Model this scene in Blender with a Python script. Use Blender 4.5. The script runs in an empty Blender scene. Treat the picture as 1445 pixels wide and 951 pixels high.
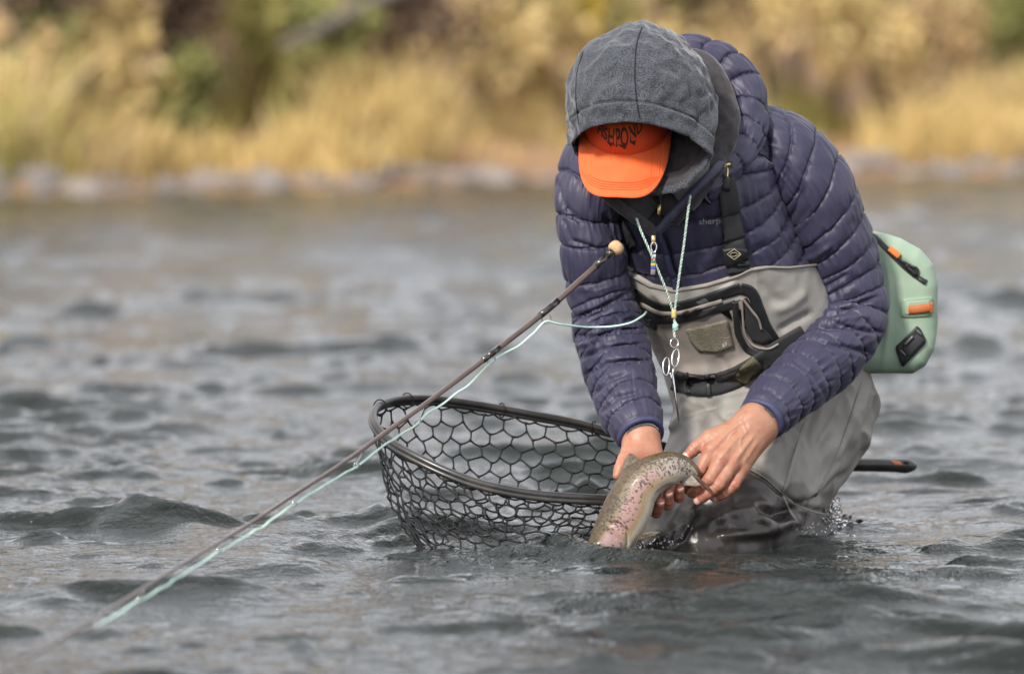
import bpy, math, random
import numpy as np
from mathutils import Vector
from mathutils.bvhtree import BVHTree

# ------------------------------------------------------------------ camera, light, exposure
SC = bpy.context.scene
COL = SC.collection
FPX, CX, CY = 6400.0, 722.5, 475.5          # focal length and centre of the picture, in pixels of the photograph
D0, CAMH = 8.0, 0.766                       # camera stands 8 m from the angler, 0.77 m above the river
PITCH = math.atan(328.5 / FPX)
CP_, SP_ = math.cos(PITCH), math.sin(PITCH)

cam_d = bpy.data.cameras.new('camera')
cam_d.sensor_width = 36.0
cam_d.lens = 36.0 * FPX / 1445.0
cam_d.clip_start = 0.2
cam_d.clip_end = 2000.0
cam_d.dof.use_dof = True
cam_d.dof.focus_distance = D0 - 0.17
cam_d.dof.aperture_fstop = 3.2
cam = bpy.data.objects.new('camera', cam_d)
cam.location = (0, -D0, CAMH)
cam.rotation_euler = (math.pi / 2 - PITCH, 0, 0)
COL.objects.link(cam)
SC.camera = cam

SUN_DIR = Vector((-0.40, -0.72, 0.57)).normalized()      # towards the sun
elev = math.asin(SUN_DIR.z)
azim = math.atan2(SUN_DIR.x, SUN_DIR.y)
world = bpy.data.worlds.new('World')
SC.world = world
world.use_nodes = True
nt = world.node_tree
nt.nodes.clear()
w_out = nt.nodes.new('ShaderNodeOutputWorld')
w_bg = nt.nodes.new('ShaderNodeBackground')
w_bg.inputs['Strength'].default_value = 0.090
sky = nt.nodes.new('ShaderNodeTexSky')
sky.sky_type = 'NISHITA'
sky.sun_disc = False
sky.sun_elevation = elev
sky.sun_rotation = azim
tc = nt.nodes.new('ShaderNodeTexCoord')
mp = nt.nodes.new('ShaderNodeMapping')
mp.inputs['Scale'].default_value = (1.0, 1.0, 2.2)
nz = nt.nodes.new('ShaderNodeTexNoise')
nz.inputs['Scale'].default_value = 2.6
nz.inputs['Detail'].default_value = 7
nz.inputs['Roughness'].default_value = 0.58
cr = nt.nodes.new('ShaderNodeValToRGB')            # bright cloud cover, grey to white
cr.color_ramp.elements[0].position = 0.33
cr.color_ramp.elements[0].color = (4.6, 4.9, 5.8, 1)
cr.color_ramp.elements[1].position = 0.70
cr.color_ramp.elements[1].color = (22, 21.8, 22, 1)
mixc = nt.nodes.new('ShaderNodeMix')
mixc.data_type = 'RGBA'
mixc.inputs[0].default_value = 0.86
nt.links.new(tc.outputs['Generated'], mp.inputs['Vector'])
nt.links.new(mp.outputs['Vector'], nz.inputs['Vector'])
nt.links.new(nz.outputs['Fac'], cr.inputs['Fac'])
nt.links.new(sky.outputs['Color'], mixc.inputs[6])
nt.links.new(cr.outputs['Color'], mixc.inputs[7])
nt.links.new(mixc.outputs[2], w_bg.inputs['Color'])
nt.links.new(w_bg.outputs['Background'], w_out.inputs['Surface'])

sun_d = bpy.data.lights.new('sun', 'SUN')
sun_d.energy = 3.3
sun_d.angle = math.radians(8)
sun_d.color = (1.0, 0.94, 0.86)
sun = bpy.data.objects.new('sun', sun_d)
sun.rotation_euler = (-SUN_DIR).to_track_quat('-Z', 'Y').to_euler()
sun.location = (-3, -4, 8)
COL.objects.link(sun)

SC.view_settings.view_transform = 'Standard'
SC.view_settings.look = 'None'
SC.view_settings.gamma = 1.0
SC.view_settings.exposure = 0.47
SC.render.engine = 'CYCLES'
SC.cycles.use_denoising = True
SC.cycles.max_bounces = 6
SC.cycles.transparent_max_bounces = 8
SC.cycles.caustics_reflective = False
SC.cycles.caustics_refractive = False

# ------------------------------------------------------------------ helpers: space
rng = np.random.default_rng(7)


def P(px, py, y):
    """point at depth y (metres behind the angler) seen at this place of the photograph"""
    px = np.asarray(px, float); py = np.asarray(py, float); y = np.asarray(y, float)
    a = (px - CX) / FPX
    b = -(py - CY) / FPX
    dy = CP_ + b * SP_
    dz = -SP_ + b * CP_
    t = (y + D0) / dy
    return np.stack(np.broadcast_arrays(a * t, y + 0 * t, CAMH + t * dz), -1)


def PX(v):
    """where a point stands in the photograph"""
    v = np.asarray(v, float)
    ry = v[..., 1] + D0
    rz = v[..., 2] - CAMH
    dep = ry * CP_ - rz * SP_
    up = ry * SP_ + rz * CP_
    return CX + FPX * v[..., 0] / dep, CY - FPX * up / dep


def K(y):
    return (D0 + y) / FPX


def unit(v):
    v = np.asarray(v, float)
    return v / np.maximum(np.linalg.norm(v, axis=-1, keepdims=True), 1e-12)


def smooth01(x):
    x = np.clip(x, 0, 1)
    return x * x * (3 - 2 * x)


def _hash(ix, iy, iz, seed):
    h = (ix * 374761393 + iy * 668265263 + iz * 2147483647 + seed * 1274126177) & 0xFFFFFFFF
    h = ((h ^ (h >> 13)) * 1274126177) & 0xFFFFFFFF
    h = (h ^ (h >> 16)) & 0xFFFFFFFF
    return h / 4294967295.0 * 2 - 1


def vn(p, seed=0):
    """value noise -1..1 on points (...,3)"""
    p = np.asarray(p, float)
    i = np.floor(p).astype(np.int64)
    f = p - i
    f = f * f * f * (f * (f * 6 - 15) + 10)
    r = 0
    for dx in (0, 1):
        wx = f[..., 0] if dx else 1 - f[..., 0]
        for dy in (0, 1):
            wy = f[..., 1] if dy else 1 - f[..., 1]
            for dz in (0, 1):
                wz = f[..., 2] if dz else 1 - f[..., 2]
                r = r + wx * wy * wz * _hash(i[..., 0] + dx, i[..., 1] + dy, i[..., 2] + dz, seed)
    return r


def fbm(p, octaves=3, seed=0, gain=0.5):
    r, a = 0, 1.0
    for k in range(octaves):
        r = r + a * vn(np.asarray(p) * 2.03 ** k, seed + 17 * k)
        a *= gain
    return r


def V3(x, y, z):
    return np.stack(np.broadcast_arrays(np.asarray(x, float), np.asarray(y, float), np.asarray(z, float)), -1)


# ------------------------------------------------------------------ helpers: materials
MATS = {}


def M(name, col, rough=0.6, col2=None, nscale=20.0, bump=None, spec=0.5, metal=0.0, sss=0.0, sheen=0.0,
      coat=0.0, stretch=None, trans=0.0, ior=1.45, attr=None, detail=4, rough2=None):
    if name in MATS:
        return MATS[name]
    m = bpy.data.materials.new(name)
    m.use_nodes = True
    t = m.node_tree
    b = t.nodes['Principled BSDF']
    b.inputs['Base Color'].default_value = (*col, 1)
    b.inputs['Roughness'].default_value = rough
    b.inputs['Specular IOR Level'].default_value = spec
    b.inputs['Metallic'].default_value = metal
    b.inputs['IOR'].default_value = ior
    b.inputs['Transmission Weight'].default_value = trans
    b.inputs['Coat Weight'].default_value = coat
    b.inputs['Coat Roughness'].default_value = 0.2
    b.inputs['Sheen Weight'].default_value = sheen
    b.inputs['Sheen Roughness'].default_value = 0.4
    if sss:
        b.inputs['Subsurface Weight'].default_value = sss
        b.inputs['Subsurface Radius'].default_value = (0.012, 0.005, 0.003)
        b.inputs['Subsurface Scale'].default_value = 0.6
    co = t.nodes.new('ShaderNodeTexCoord')
    mpn = t.nodes.new('ShaderNodeMapping')
    if stretch:
        mpn.inputs['Scale'].default_value = stretch
    t.links.new(co.outputs['Object'], mpn.inputs['Vector'])
    base_out = None
    if attr:
        at = t.nodes.new('ShaderNodeAttribute')
        at.attribute_name = attr
        base_out = at.outputs['Color']
    if col2 is not None or rough2 is not None:
        n = t.nodes.new('ShaderNodeTexNoise')
        n.inputs['Scale'].default_value = nscale
        n.inputs['Detail'].default_value = detail
        n.inputs['Roughness'].default_value = 0.6
        t.links.new(mpn.outputs['Vector'], n.inputs['Vector'])
        r = t.nodes.new('ShaderNodeMapRange')
        r.inputs['From Min'].default_value = 0.35
        r.inputs['From Max'].default_value = 0.65
        t.links.new(n.outputs['Fac'], r.inputs['Value'])
        if col2 is not None:
            mx = t.nodes.new('ShaderNodeMix')
            mx.data_type = 'RGBA'
            mx.inputs[6].default_value = (*col, 1)
            mx.inputs[7].default_value = (*col2, 1)
            t.links.new(r.outputs['Result'], mx.inputs[0])
            if base_out is not None:
                mu = t.nodes.new('ShaderNodeMix')
                mu.data_type = 'RGBA'
                mu.blend_type = 'MULTIPLY'
                mu.inputs[0].default_value = 1.0
                t.links.new(base_out, mu.inputs[6])
                t.links.new(mx.outputs[2], mu.inputs[7])
                base_out = mu.outputs[2]
            else:
                base_out = mx.outputs[2]
        if rough2 is not None:
            rr = t.nodes.new('ShaderNodeMapRange')
            rr.inputs['To Min'].default_value = rough
            rr.inputs['To Max'].default_value = rough2
            t.links.new(r.outputs['Result'], rr.inputs['Value'])
            t.links.new(rr.outputs['Result'], b.inputs['Roughness'])
    if base_out is not None:
        t.links.new(base_out, b.inputs['Base Color'])
    if bump:
        prev = None
        for (sc_, dist, st) in bump:
            n2 = t.nodes.new('ShaderNodeTexNoise')
            n2.inputs['Scale'].default_value = sc_
            n2.inputs['Detail'].default_value = 3
            t.links.new(mpn.outputs['Vector'], n2.inputs['Vector'])
            bp = t.nodes.new('ShaderNodeBump')
            bp.inputs['Distance'].default_value = dist
            bp.inputs['Strength'].default_value = st
            t.links.new(n2.outputs['Fac'], bp.inputs['Height'])
            if prev is not None:
                t.links.new(prev.outputs['Normal'], bp.inputs['Normal'])
            prev = bp
        t.links.new(prev.outputs['Normal'], b.inputs['Normal'])
    MATS[name] = m
    return m


# ------------------------------------------------------------------ helpers: objects
def thing(name, label, cat, loc=(0, 0, 0), group=None):
    o = bpy.data.objects.new(name, None)
    COL.objects.link(o)
    o.location = loc
    o.empty_display_size = 0.1
    o['label'] = label
    o['category'] = cat
    if group:
        o['group'] = group
    return o


def tag(o, label=None, cat=None, group=None, kind=None):
    if label: o['label'] = label
    if cat: o['category'] = cat
    if group: o['group'] = group
    if kind: o['kind'] = kind
    return o


def place(o, parent=None):
    COL.objects.link(o)
    if parent is not None:
        o.parent = parent
        inv = Vector((0, 0, 0))
        q = parent
        while q is not None:
            inv -= q.location
            q = q.parent
        # every mesh is written in world metres, so undo the offsets of its parents
        o.location = inv
    return o


def mesh(name, verts, faces, mat, parent=None, smooth=True, uv=None, color=None, fmat=None):
    """faces: int array (n,3|4) or list of index lists; uv: per-vertex (n,2); color: per-vertex (n,3)"""
    me = bpy.data.meshes.new(name)
    verts = np.asarray(verts, np.float32).reshape(-1, 3)
    if isinstance(faces, np.ndarray):
        n, k = faces.shape
        me.vertices.add(len(verts))
        me.vertices.foreach_set('co', verts.ravel())
        me.loops.add(n * k)
        me.loops.foreach_set('vertex_index', faces.astype(np.int32).ravel())
        me.polygons.add(n)
        me.polygons.foreach_set('loop_start', np.arange(0, n * k, k, dtype=np.int32))
        me.polygons.foreach_set('loop_total', np.full(n, k, np.int32))
        me.update(calc_edges=True)
        me.validate()
    else:
        me.from_pydata(verts.tolist(), [], [list(map(int, f)) for f in faces])
        me.update()
    if smooth:
        me.polygons.foreach_set('use_smooth', np.ones(len(me.polygons), bool))
    if uv is not None:
        li = np.empty(len(me.loops), np.int32)
        me.loops.foreach_get('vertex_index', li)
        ul = me.uv_layers.new(name='uv')
        ul.data.foreach_set('uv', np.asarray(uv, np.float32)[li].ravel())
    if color is not None:
        ca = me.color_attributes.new('tint', 'FLOAT_COLOR', 'POINT')
        c4 = np.ones((len(verts), 4), np.float32)
        c4[:, :3] = color
        ca.data.foreach_set('color', c4.ravel())
    for mm in (mat if isinstance(mat, (list, tuple)) else [mat]):
        me.materials.append(mm)
    if fmat is not None:
        me.polygons.foreach_set('material_index', np.asarray(fmat, np.int32))
    return place(bpy.data.objects.new(name, me), parent)


def grid_faces(n, m, wrap=False):
    """quads of an n x m vertex grid; wrap closes the second direction"""
    i = np.arange(n - 1)[:, None]
    j = np.arange(m if wrap else m - 1)[None, :]
    j2 = (j + 1) % m
    return np.stack([i * m + j, i * m + j2, (i + 1) * m + j2, (i + 1) * m + j], -1).reshape(-1, 4)


def spline(ctrl, n):
    """smooth curve through the rows of ctrl (first three columns are xyz), n points evenly by length"""
    c = np.asarray(ctrl, float)
    d = np.linalg.norm(np.diff(c[:, :3], axis=0), axis=1)
    t = np.concatenate([[0], np.cumsum(np.maximum(d, 1e-6))])
    m = np.zeros_like(c)
    m[1:-1] = ((c[2:] - c[1:-1]) / (t[2:] - t[1:-1])[:, None] * (t[1:-1] - t[:-2])[:, None] +
               (c[1:-1] - c[:-2]) / (t[1:-1] - t[:-2])[:, None] * (t[2:] - t[1:-1])[:, None]) / (t[2:] - t[:-2])[:, None]
    m[0] = (c[1] - c[0]) / (t[1] - t[0])
    m[-1] = (c[-1] - c[-2]) / (t[-1] - t[-2])

    def ev(u):
        k = np.clip(np.searchsorted(t, u, side='right') - 1, 0, len(t) - 2)
        h = (t[k + 1] - t[k])[:, None]
        x = ((u - t[k])[:, None]) / h
        return ((2 * x**3 - 3 * x**2 + 1) * c[k] + (x**3 - 2 * x**2 + x) * h * m[k] +
                (-2 * x**3 + 3 * x**2) * c[k + 1] + (x**3 - x**2) * h * m[k + 1])
    u = np.linspace(0, t[-1], 1200)
    q = ev(u)
    L = np.concatenate([[0], np.cumsum(np.linalg.norm(np.diff(q[:, :3], axis=0), axis=1))])
    uu = np.interp(np.linspace(0, L[-1], n), L, u)
    return ev(uu)


def arclen(p):
    return np.concatenate([[0], np.cumsum(np.linalg.norm(np.diff(p[:, :3], axis=0), axis=1))])


def frames(p, ref):
    T = unit(np.gradient(p[:, :3], axis=0))
    ref = np.broadcast_to(np.asarray(ref, float), T.shape)
    e1 = unit(ref - (ref * T).sum(1, keepdims=True) * T)
    e2 = np.cross(T, e1)
    return T, e1, e2


def vnormals(V, Fq):
    n = np.zeros_like(V)
    a = V[Fq[:, 2]] - V[Fq[:, 0]]
    b = V[Fq[:, 3 if Fq.shape[1] == 4 else 1]] - V[Fq[:, 1 if Fq.shape[1] == 4 else 0]]
    fn = np.cross(a, b) if Fq.shape[1] == 4 else np.cross(b, a)
    for k in range(Fq.shape[1]):
        for c in range(3):
            n[:, c] += np.bincount(Fq[:, k], fn[:, c], len(V))
    return unit(n)


def tube(path, radius, nseg=8, ref=(0.13, -0.97, 0.21), closed=False, caps=True, nth_shape=None):
    """plain tube along path points; radius scalar or array; returns verts, face list"""
    p = np.asarray(path, float)
    n = len(p)
    r = np.broadcast_to(np.asarray(radius, float), (n,))
    if closed:
        T = unit(np.roll(p, -1, 0) - np.roll(p, 1, 0))
    else:
        T = unit(np.gradient(p, axis=0))
    e1 = np.zeros_like(p)
    a = np.asarray(ref, float)
    for i in range(n):
        a = a - np.dot(a, T[i]) * T[i]
        if np.linalg.norm(a) < 1e-6:
            a = np.cross(T[i], [0.3, 0.5, 0.8])
        a = a / np.linalg.norm(a)
        e1[i] = a
    e2 = np.cross(T, e1)
    th = np.arange(nseg) / nseg * 2 * np.pi
    sh = np.ones((nseg, 2)) if nth_shape is None else nth_shape
    V = p[:, None, :] + r[:, None, None] * (np.cos(th)[None, :, None] * sh[None, :, :1] * e1[:, None, :] +
                                            np.sin(th)[None, :, None] * sh[None, :, 1:] * e2[:, None, :])
    V = V.reshape(-1, 3)
    Fq = grid_faces(n + (1 if closed else 0), nseg, True) % (n * nseg)
    F = Fq.tolist()
    if caps and not closed:
        F.append(list(range(nseg))[::-1])
        F.append(list(range((n - 1) * nseg, n * nseg)))
    return V, F


class Bag:
    """collects pieces of ONE part"""
    def __init__(self):
        self.v, self.f, self.n = [], [], 0

    def add(self, V, F):
        V = np.asarray(V, float).reshape(-1, 3)
        self.v.append(V)
        self.f += [[int(i) + self.n for i in f] for f in F]
        self.n += len(V)
        return self

    def build(self, name, mat, parent=None, smooth=True):
        return mesh(name, np.concatenate(self.v), self.f, mat, parent, smooth)


def box_vf(c, ax, ay, az, bev=0.0):
    """box with centre c and half-axis vectors, optionally with chamfered edges"""
    c, ax, ay, az = [np.asarray(q, float) for q in (c, ax, ay, az)]
    if bev <= 0:
        s = [(-1, -1, -1), (1, -1, -1), (1, 1, -1), (-1, 1, -1), (-1, -1, 1), (1, -1, 1), (1, 1, 1), (-1, 1, 1)]
        V = [c + i * ax + j * ay + k * az for i, j, k in s]
        return np.array(V), [(0, 3, 2, 1), (4, 5, 6, 7), (0, 1, 5, 4), (1, 2, 6, 5), (2, 3, 7, 6), (3, 0, 4, 7)]
    rings = []
    for k, ins in ((-1, 1), (-1, 0), (1, 0), (1, 1)):
        lx = 1 - ins * bev / np.linalg.norm(ax)
        ly = 1 - ins * bev / np.linalg.norm(ay)
        lz = k * (1 if ins else 1 - bev / np.linalg.norm(az))
        cx_, cy_ = bev / np.linalg.norm(ax), bev / np.linalg.norm(ay)
        ring = []
        for (i, j, o) in ((-1, -1, 0), (-1, -1, 1), (1, -1, 1), (1, -1, 0), (1, 1, 0), (1, 1, 1), (-1, 1, 1), (-1, 1, 0)):
            x = i * (lx - (cx_ if o else 0)); y = j * (ly - (0 if o else cy_))
            ring.append(c + x * ax + y * ay + lz * az)
        rings.append(ring)
    V = np.array(rings).reshape(-1, 3)
    F = grid_faces(4, 8, True).tolist() + [list(range(8))[::-1], list(range(24, 32))]
    return V, F


# ------------------------------------------------------------------ helpers: sculpting with distance fields
class SDF:
    def __init__(self, lo, hi, h):
        self.lo, self.h = np.asarray(lo, float), h
        self.n = np.ceil((np.asarray(hi, float) - self.lo) / h).astype(int) + 1
        self.ax = [self.lo[k] + h * np.arange(self.n[k]) for k in range(3)]
        self.D = np.full(self.n, 0.06, np.float32)

    def sub(self, lo, hi):
        a = np.clip(np.floor((np.asarray(lo) - self.lo) / self.h).astype(int), 0, self.n)
        b = np.clip(np.ceil((np.asarray(hi) - self.lo) / self.h).astype(int) + 1, 0, self.n)
        sl = tuple(slice(a[k], b[k]) for k in range(3))
        X = self.ax[0][sl[0]][:, None, None]; Y = self.ax[1][sl[1]][None, :, None]; Z = self.ax[2][sl[2]][None, None, :]
        return sl, X, Y, Z

    def put(self, sl, d, k, cut=False):
        cur = self.D[sl]
        if cut:
            d = -d
            hh = np.maximum(k - np.abs(cur - d), 0) / max(k, 1e-9)
            self.D[sl] = np.maximum(cur, d) + hh * hh * k * 0.25
        else:
            hh = np.maximum(k - np.abs(cur - d), 0) / max(k, 1e-9)
            self.D[sl] = np.minimum(cur, d) - hh * hh * k * 0.25

    def cone(self, a, b, ra, rb, k=0.01, cut=False):
        a, b = np.asarray(a, float), np.asarray(b, float)
        m = max(ra, rb) + k + 4 * self.h
        sl, X, Y, Z = self.sub(np.minimum(a, b) - m, np.maximum(a, b) + m)
        d = b - a
        L2 = max(d @ d, 1e-12)
        t = np.clip(((X - a[0]) * d[0] + (Y - a[1]) * d[1] + (Z - a[2]) * d[2]) / L2, 0, 1)
        q = np.sqrt((X - a[0] - t * d[0])**2 + (Y - a[1] - t * d[1])**2 + (Z - a[2] - t * d[2])**2) - (ra + (rb - ra) * t)
        self.put(sl, q, k, cut)
        return self

    def ell(self, c, axes, radii, k=0.01, cut=False, power=2.0):
        c = np.asarray(c, float); A = unit(np.asarray(axes, float)); r = np.asarray(radii, float)
        m = r.max() * 1.05 + k + 4 * self.h
        sl, X, Y, Z = self.sub(c - m, c + m)
        u = [(X - c[0]) * A[i, 0] + (Y - c[1]) * A[i, 1] + (Z - c[2]) * A[i, 2] for i in range(3)]
        if power == 2.0:
            k0 = np.sqrt(sum((u[i] / r[i])**2 for i in range(3)))
            k1 = np.sqrt(sum((u[i] / r[i]**2)**2 for i in range(3)))
            d = k0 * (k0 - 1) / np.maximum(k1, 1e-9)
        else:
            k0 = sum(np.abs(u[i] / r[i])**power for i in range(3))**(1 / power)
            d = (k0 - 1) * r.min()
        self.put(sl, d, k, cut)
        return self

    def mesh(self, smooth_it=2):
        D, h = self.D, self.h
        s = D < 0
        nx, ny, nz = D.shape
        cnt = np.zeros((nx - 1, ny - 1, nz - 1), np.int8)
        offs = [(i, j, k) for i in (0, 1) for j in (0, 1) for k in (0, 1)]
        for i, j, k in offs:
            cnt += s[i:nx - 1 + i, j:ny - 1 + j, k:nz - 1 + k]
        msk = (cnt > 0) & (cnt < 8)
        ids = np.argwhere(msk)
        idx = np.full(msk.shape, -1, np.int64)
        idx[msk] = np.arange(len(ids))
        vals = {o: D[ids[:, 0] + o[0], ids[:, 1] + o[1], ids[:, 2] + o[2]] for o in offs}
        acc = np.zeros((len(ids), 3)); w = np.zeros(len(ids))
        for o in offs:
            for ax in range(3):
                if o[ax] == 0:
                    q = list(o); q[ax] = 1; q = tuple(q)
                    va, vb = vals[o], vals[q]
                    c = (va < 0) != (vb < 0)
                    t = np.where(c, va / np.where(c, va - vb, 1), 0)
                    pnt = np.tile(np.array(o, float), (len(ids), 1))
                    pnt[:, ax] += t
                    acc += pnt * c[:, None]; w += c
        V = self.lo + h * (ids + acc / np.maximum(w, 1)[:, None])
        F = []
        for ax in range(3):
            b, c = (ax + 1) % 3, (ax + 2) % 3
            sa = [slice(None)] * 3; sb = [slice(None)] * 3
            sa[ax] = slice(0, D.shape[ax] - 1); sb[ax] = slice(1, D.shape[ax])
            A, B = s[tuple(sa)], s[tuple(sb)]
            ch = A != B
            e = np.argwhere(ch)
            ok = (e[:, b] > 0) & (e[:, c] > 0) & (e[:, b] < D.shape[b] - 1) & (e[:, c] < D.shape[c] - 1)
            e = e[ok]
            ins = A[e[:, 0], e[:, 1], e[:, 2]]
            quad = []
            for db, dc in ((-1, -1), (0, -1), (0, 0), (-1, 0)):
                g = e.copy(); g[:, b] += db; g[:, c] += dc
                quad.append(idx[g[:, 0], g[:, 1], g[:, 2]])
            quad = np.stack(quad, 1)
            quad[~ins] = quad[~ins][:, ::-1]
            F.append(quad)
        F = np.concatenate(F)
        F = F[(F >= 0).all(1)]
        return relax(V, F, smooth_it), F


def relax(V, F, it=2, lam=0.5):
    if it <= 0:
        return V
    E = np.concatenate([F[:, [0, 1]], F[:, [1, 2]], F[:, [2, 3]], F[:, [3, 0]]])
    n = len(V)
    deg = np.bincount(E[:, 0], minlength=n) + np.bincount(E[:, 1], minlength=n)
    for q in range(it):
        for l in (lam, -lam * 1.04):          # shrink, then grow back: smooths without losing volume
            a = np.stack([np.bincount(E[:, 0], V[E[:, 1], c], n) + np.bincount(E[:, 1], V[E[:, 0], c], n) for c in range(3)], 1)
            V = V + l * (a / np.maximum(deg, 1)[:, None] - V)
    return V


def bvh(V, F):
    return BVHTree.FromPolygons(np.asarray(V).tolist(), np.asarray(F).tolist())


CAMV = Vector(cam.location)


def cast(tree, px, py):
    """the point of a surface that stands at this place of the photograph, and its normal"""
    d = Vector(P(px, py, 0.0)) - CAMV
    d.normalize()
    hit = tree.ray_cast(CAMV, d, 60)
    if hit[0] is None:
        return None, None
    n = hit[1]
    if n.dot(d) > 0:
        n = -n
    return np.array(hit[0]), np.array(n)


def cast_many(tree, pxy, default_y=0.0):
    """cast a list of picture points; points that miss take the depth of their neighbours"""
    pos, nor, ok = [], [], []
    for a, b in pxy:
        p, n = cast(tree, a, b)
        ok.append(p is not None)
        pos.append(p if p is not None else np.zeros(3)); nor.append(n if n is not None else np.array([0, -1., 0]))
    pos, nor, ok = np.array(pos), np.array(nor), np.array(ok)
    if not ok.all():
        g = np.where(ok)[0]
        for i in np.where(~ok)[0]:
            y = pos[g[np.argmin(np.abs(g - i))], 1] if len(g) else default_y
            pos[i] = P(pxy[i][0], pxy[i][1], y)
    return pos, nor


def patch(tree, poly, thick, name, mat, parent, rings=6, npts=64, round_=0, flat=0.35):
    """a thin raised panel lying on a surface, its outline given in the photograph; it hugs the surface"""
    poly = np.asarray(poly, float)
    q = np.vstack([poly, poly[:1]])
    L = np.concatenate([[0], np.cumsum(np.linalg.norm(np.diff(q, axis=0), axis=1))])
    u = np.linspace(0, L[-1], npts, endpoint=False)
    o = np.stack([np.interp(u, L, q[:, 0]), np.interp(u, L, q[:, 1])], 1)
    for _ in range(round_):
        o = 0.25 * np.roll(o, 1, 0) + 0.5 * o + 0.25 * np.roll(o, -1, 0)
    c = o.mean(0)
    pts = [o] + [c + (o - c) * s for s in np.linspace(1, 0.04, rings)]
    allp = np.concatenate(pts)
    pos, nor = cast_many(tree, allp)
    nm = unit(nor.mean(0) * flat + nor * (1 - flat))
    off = np.full(len(allp), thick)
    off[:npts] = -thick * 0.6
    V = pos + nm * off[:, None]
    F = grid_faces(rings + 1, npts, True).tolist() + [list(range(rings * npts, (rings + 1) * npts))]
    return mesh(name, V, F, mat, parent)


def ribbon(tree, line, width, thick, name, mat, parent, n=40, m=5, widths=None, bulge=0.0, rise=0.0):
    """a strap lying on a surface along a picture polyline; width in picture pixels"""
    ln = np.asarray(line, float)
    q = spline(np.column_stack([ln, np.zeros(len(ln))]), n)[:, :2]
    T = unit(np.gradient(q, axis=0))
    N = np.stack([-T[:, 1], T[:, 0]], 1)
    w = np.full(n, width, float) if widths is None else np.interp(np.linspace(0, 1, n), np.linspace(0, 1, len(widths)), widths)
    s = np.linspace(-1, 1, m)
    pts = (q[:, None, :] + 0.5 * w[:, None, None] * s[None, :, None] * N[:, None, :]).reshape(-1, 2)
    pos, nor = cast_many(tree, pts)
    nrm = unit(nor.reshape(n, m, 3).mean(1, keepdims=True) + 0 * nor.reshape(n, m, 3))
    pos = pos.reshape(n, m, 3)
    top = pos + nrm * (thick + rise + bulge * (1 - s**2)[None, :, None])
    bot = pos + nrm * (rise - 0.5 * thick)
    ring = np.concatenate([top, bot[:, ::-1]], 1)
    V = ring.reshape(-1, 3)
    F = grid_faces(n, 2 * m, True).tolist() + [list(range(2 * m))[::-1], list(range((n - 1) * 2 * m, n * 2 * m))]
    return mesh(name, V, F, mat, parent)


def cord_on(tree, line, radius, name, mat, parent, n=60, lift=0.0, nseg=6):
    ln = np.asarray(line, float)
    q = spline(np.column_stack([ln, np.zeros(len(ln))]), n)[:, :2]
    pos, nor = cast_many(tree, q)
    V, F = tube(pos + unit(nor) * lift, radius, nseg)
    return mesh(name, V, F, mat, parent)


def text2d(s, size=1.0, bold=0.0):
    """flat lettering outline: 2-D vertices and faces, centred"""
    c = bpy.data.curves.new('letters', 'FONT')
    c.body = s
    c.size = size
    c.offset = bold
    c.resolution_u = 3
    c.align_x = 'CENTER'
    o = bpy.data.objects.new('letters', c)
    COL.objects.link(o)
    bpy.context.view_layer.update()
    me = o.evaluated_get(bpy.context.evaluated_depsgraph_get()).to_mesh()
    V = np.array([v.co[:] for v in me.vertices]); F = [list(p.vertices) for p in me.polygons]
    bpy.data.objects.remove(o)
    bpy.data.curves.remove(c)
    V = V[:, :2]
    V = V - (V.max(0) + V.min(0)) / 2
    return V, F


def px_folds(V, N, folds, back=False):
    """raise creases and folds along lines given in the photograph (only on the side that is seen there)"""
    x, y = PX(V)
    vis = np.clip(-N[:, 1] * 2.5 + 0.25, 0, 1)
    tot = np.zeros(len(V))
    for pts, wdt, amp in folds:
        pts = np.asarray(pts, float)
        best = np.full(len(V), 1e9); bt = np.zeros(len(V))
        bb = (x > pts[:, 0].min() - 4 * wdt) & (x < pts[:, 0].max() + 4 * wdt) & (y > pts[:, 1].min() - 4 * wdt) & (y < pts[:, 1].max() + 4 * wdt) & (vis > 0)
        ii = np.where(bb)[0]
        if not len(ii):
            continue
        L = np.concatenate([[0], np.cumsum(np.linalg.norm(np.diff(pts, axis=0), axis=1))])
        b = np.full(len(ii), 1e9); tt = np.zeros(len(ii))
        for k in range(len(pts) - 1):
            d = pts[k + 1] - pts[k]
            t = np.clip(((x[ii] - pts[k, 0]) * d[0] + (y[ii] - pts[k, 1]) * d[1]) / (d @ d), 0, 1)
            dist = np.hypot(x[ii] - pts[k, 0] - t * d[0], y[ii] - pts[k, 1] - t * d[1])
            u = dist < b
            tt[u] = (L[k] + t[u] * (L[k + 1] - L[k])) / L[-1]
            b[u] = dist[u]
        taper = np.clip(np.minimum(tt, 1 - tt) * 5 + 0.15, 0, 1)
        tot[ii] += amp * taper * np.exp(-(b / wdt)**2) * vis[ii]
    return V + N * tot[:, None]
# ------------------------------------------------------------------ setting: terrain
def bank_y(x):
    return 35.0 + 1.15 * np.clip(x, -22, 22) + 0.5 * np.sin(x * 0.6) + 0.25 * np.sin(x * 1.9 + 1)


def ground_z(x, y):
    d = (y - bank_y(x)) / 1.5
    z = np.where(d < 0, np.maximum(-0.85, d * 0.2), np.minimum(d * 0.22, 0.30))
    z = z + np.where(d > 1.5, (d - 1.5) * 0.10, 0) + np.where(d > 9, (d - 9) * 0.19, 0)  # the hill out of view is raised so the river mirrors its tan
    z = z + 0.10 * fbm(V3(x * 0.5, y * 0.5, 0), 3, 5) * np.clip(d, 0, 1)
    return np.minimum(z, 17 + 2.0 * fbm(V3(x * 0.02, y * 0.02, 0), 2, 9))


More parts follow.
